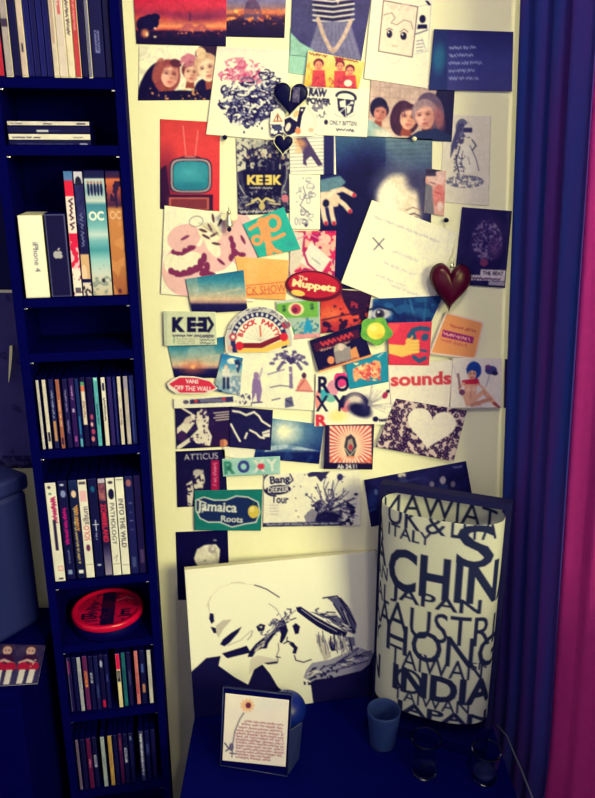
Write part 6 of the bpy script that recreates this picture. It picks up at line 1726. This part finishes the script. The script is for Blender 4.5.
# ------------------------------------------------------------------ curtain
def drape(name, path, folds, amp0, material, label, flare_k=0.052, NX=110, NZ=30):
    t = tag(empty(name, (path[0][0], path[0][1], 0.0)), label, 'curtain')
    P = np.array(path); o0 = P[0].copy()
    seg = np.linalg.norm(np.diff(P, axis=0), axis=1); cs = np.concatenate([[0], np.cumsum(seg)]) / seg.sum()
    bm = bmesh.new(); vv = []
    for j in range(NZ + 1):
        zz = 0.04 + 2.40 * j / NZ
        flare = flare_k * (2.0 - max(zz, 0.62))            # the cloth hangs slightly out, clear of the table edge
        row = []
        for i in range(NX + 1):
            u = i / NX
            x, y = np.interp(u, cs, P[:, 0]), np.interp(u, cs, P[:, 1])
            x2, y2 = np.interp(min(1, u + .02), cs, P[:, 0]) - np.interp(max(0, u - .02), cs, P[:, 0]), np.interp(min(1, u + .02), cs, P[:, 1]) - np.interp(max(0, u - .02), cs, P[:, 1])
            l = math.hypot(x2, y2); nx, ny = y2 / l, -x2 / l
            w = amp0 * (.35 + .65 * min(1, u * 5)) * (1 + .3 * math.sin(19 * u)) * math.sin(u * 2 * math.pi * folds + .25 * math.sin(zz * 2))
            row.append(bm.verts.new((x - o0[0] + flare + nx * w, y - o0[1] + ny * w, zz)))
        vv.append(row)
    for j in range(NZ):
        for i in range(NX): bm.faces.new((vv[j][i], vv[j][i + 1], vv[j + 1][i + 1], vv[j + 1][i]))
    c = obj('curtain_cloth', bm, M[material], t, True)
    c.modifiers.new('thickness', 'SOLIDIFY').thickness = .0008
    return t


cur = drape('curtain', [(0.390, -0.02), (0.404, -0.12), (0.427, -0.285)], 4.0, .009, 'curtain', 'long dark violet curtain hanging beside the collage')
drape('curtain', [(0.433, -0.255), (0.456, -0.300), (0.530, -0.350)], 2.2, .006, 'redcurtain', 'bright red curtain edge at the far right by the window')
tube('curtain_rod', [(0.02, .015, 2.46), (.02, -.4, 2.46), (.02, -.8, 2.46), (.02, -2.9, 2.46)], .012, M['steel'], cur, 14)

# ------------------------------------------------------------------ left of the tower
SZ = 0.80
st = tag(empty('low_cabinet', (-0.80, -0.17, 0)), 'black low cabinet left of the shelf tower', 'cabinet')
box('cabinet_top', (-.40, -.145, SZ - .025), (.278, .135, SZ), M['black'], st, .002)
box('cabinet_body', (-.39, -.135, .0), (.275, .13, SZ - .025), M['black'], st, .002)


def p_photo(k):
    k.fill((24, 18, 66)); k.noise(5, (16, 10, 58), (110, 90, 110), al=.8, seed=2); k.rect(0, 30, 60, 42, (60, 56, 96), .7)
    for cx in (20, 43, -4):
        k.ell(cx, 6, 5.6, 5.6, (80, 46, 60)); k.ell(cx, 7.4, 4.4, 4.8, (226, 180, 150)); k.ell(cx - 1.6, 7, .7, .6, NAVY).ell(cx + 1.8, 7, .7, .6, NAVY); k.poly([(cx - 10, 22), (cx - 6, 11), (cx + 6, 11), (cx + 10, 22)], (60, 20, 60)); k.line([(cx - 9, 20), (cx - 2, 17), (cx + 8, 21)], 2.6, (220, 176, 150)); k.ell(cx - 5, 24, 6, 4.6, (186, 24, 60)).ell(cx + 5, 24, 6, 4.6, (186, 24, 60)); k.poly([(cx - 8, 27), (cx - 2, 27), (cx - 3, 41), (cx - 9, 41)], (236, 226, 196)); k.poly([(cx + 2, 27), (cx + 8, 27), (cx + 7, 41), (cx + 1, 41)], (236, 226, 196))
    k.noise(3, (0, 0, 0), (226, 200, 170), thr=.72, xa=36, xb=50, ya=12, yb=34, seed=6)


px4 = [(-12, 643), (45.5, 645), (37.5, 683.5), (-18, 687)]
c3 = np.array([on_level(a, b, SZ + .0012) for a, b in px4])
o = local_print('photo_print', None, c3, 56, 42, p_photo, 'gloss', dens=1.4, thick=.0008)
tag(o, 'photo of seated people in red shorts lying on the low cabinet', 'photo')

# patterned poster on the wall behind
def p_pattern(k):
    k.fill((66, 60, 108)); k.noise(18, (72, 64, 112), (54, 50, 102), al=.8, seed=3)
    r = np.random.default_rng(4)
    for i in range(46): x, y = r.uniform(-80, 40), r.uniform(296, 470); k.ring(x, y, r.uniform(1, 3.4), r.uniform(1, 3), 1.6, (36, 30, 84), r.uniform(0, 360), r.uniform(200, 600)); k.ell(x + 2, y + 3, 2.4, 1.8, (40, 34, 86), al=.8)
    k.noise(7, (0, 0, 0), (24, 18, 70), thr=.45, ya=455, yb=482, seed=5)


PATTERN = card('poster', [(-80, 292), (34, 293), (36, 468), (-66, 469)], 1, p_pattern, 'pale patterned poster on the wall left of the shelf tower', 'poster', None, 'print', dens=1.0).name
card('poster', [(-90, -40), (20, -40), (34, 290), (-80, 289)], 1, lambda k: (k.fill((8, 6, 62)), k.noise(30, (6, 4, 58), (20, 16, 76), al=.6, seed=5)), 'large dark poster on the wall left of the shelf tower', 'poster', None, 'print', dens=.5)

# grey bin on the cabinet
b0, b1 = on_level(46, 611, SZ + .0005), on_level(-30, 655, SZ + .0005)
d = (b1 - b0)[:2]; L_ = np.linalg.norm(d); d /= L_
n_ = np.array([-d[1], d[0]])
if n_[0] > 0: n_ = -n_
gb = tag(empty('storage_box', (b0[0] + .004, b0[1] - .034, SZ + .0005), math.atan2(d[1], d[0])), 'smooth grey storage box standing on the low cabinet', 'box')
sgn = 1 if np.dot(n_, np.array([-d[1], d[0]])) > 0 else -1
bw = .085
box('box_body', (0, min(0, sgn * bw), 0), (L_, max(0, sgn * bw), .31), M['bin'], gb, .012)
box('box_lid', (-.004, min(-.004 * sgn, sgn * (bw + .004)), .31), (L_ + .004, max(-.004 * sgn, sgn * (bw + .004)), .345), M['bin'], gb, .008)

# curled corner of the patterned poster
bm = bmesh.new()
prev = None
for k_ in range(9):
    t = k_ / 8
    a_, b_ = (9.5 - 1.2 * t, 346 + 36 * t), (12.2 - 3.6 * t * t, 345 + 37.5 * t)
    va = bm.verts.new(tuple(on_wall(*a_, -0.006 - .012 * math.sin(t * 2.6)))); vb = bm.verts.new(tuple(on_wall(*b_, -0.010 - .020 * math.sin(t * 2.6))))
    if prev: bm.faces.new((prev[0], prev[1], vb, va))
    prev = (va, vb)
curl = obj('curled_edge', bm, M['paper'], bpy.data.objects[PATTERN])
curl.matrix_parent_inverse = bpy.data.objects[PATTERN].matrix_world.inverted()
cs_ = curl.modifiers.new('thickness', 'SOLIDIFY'); cs_.thickness = .0004
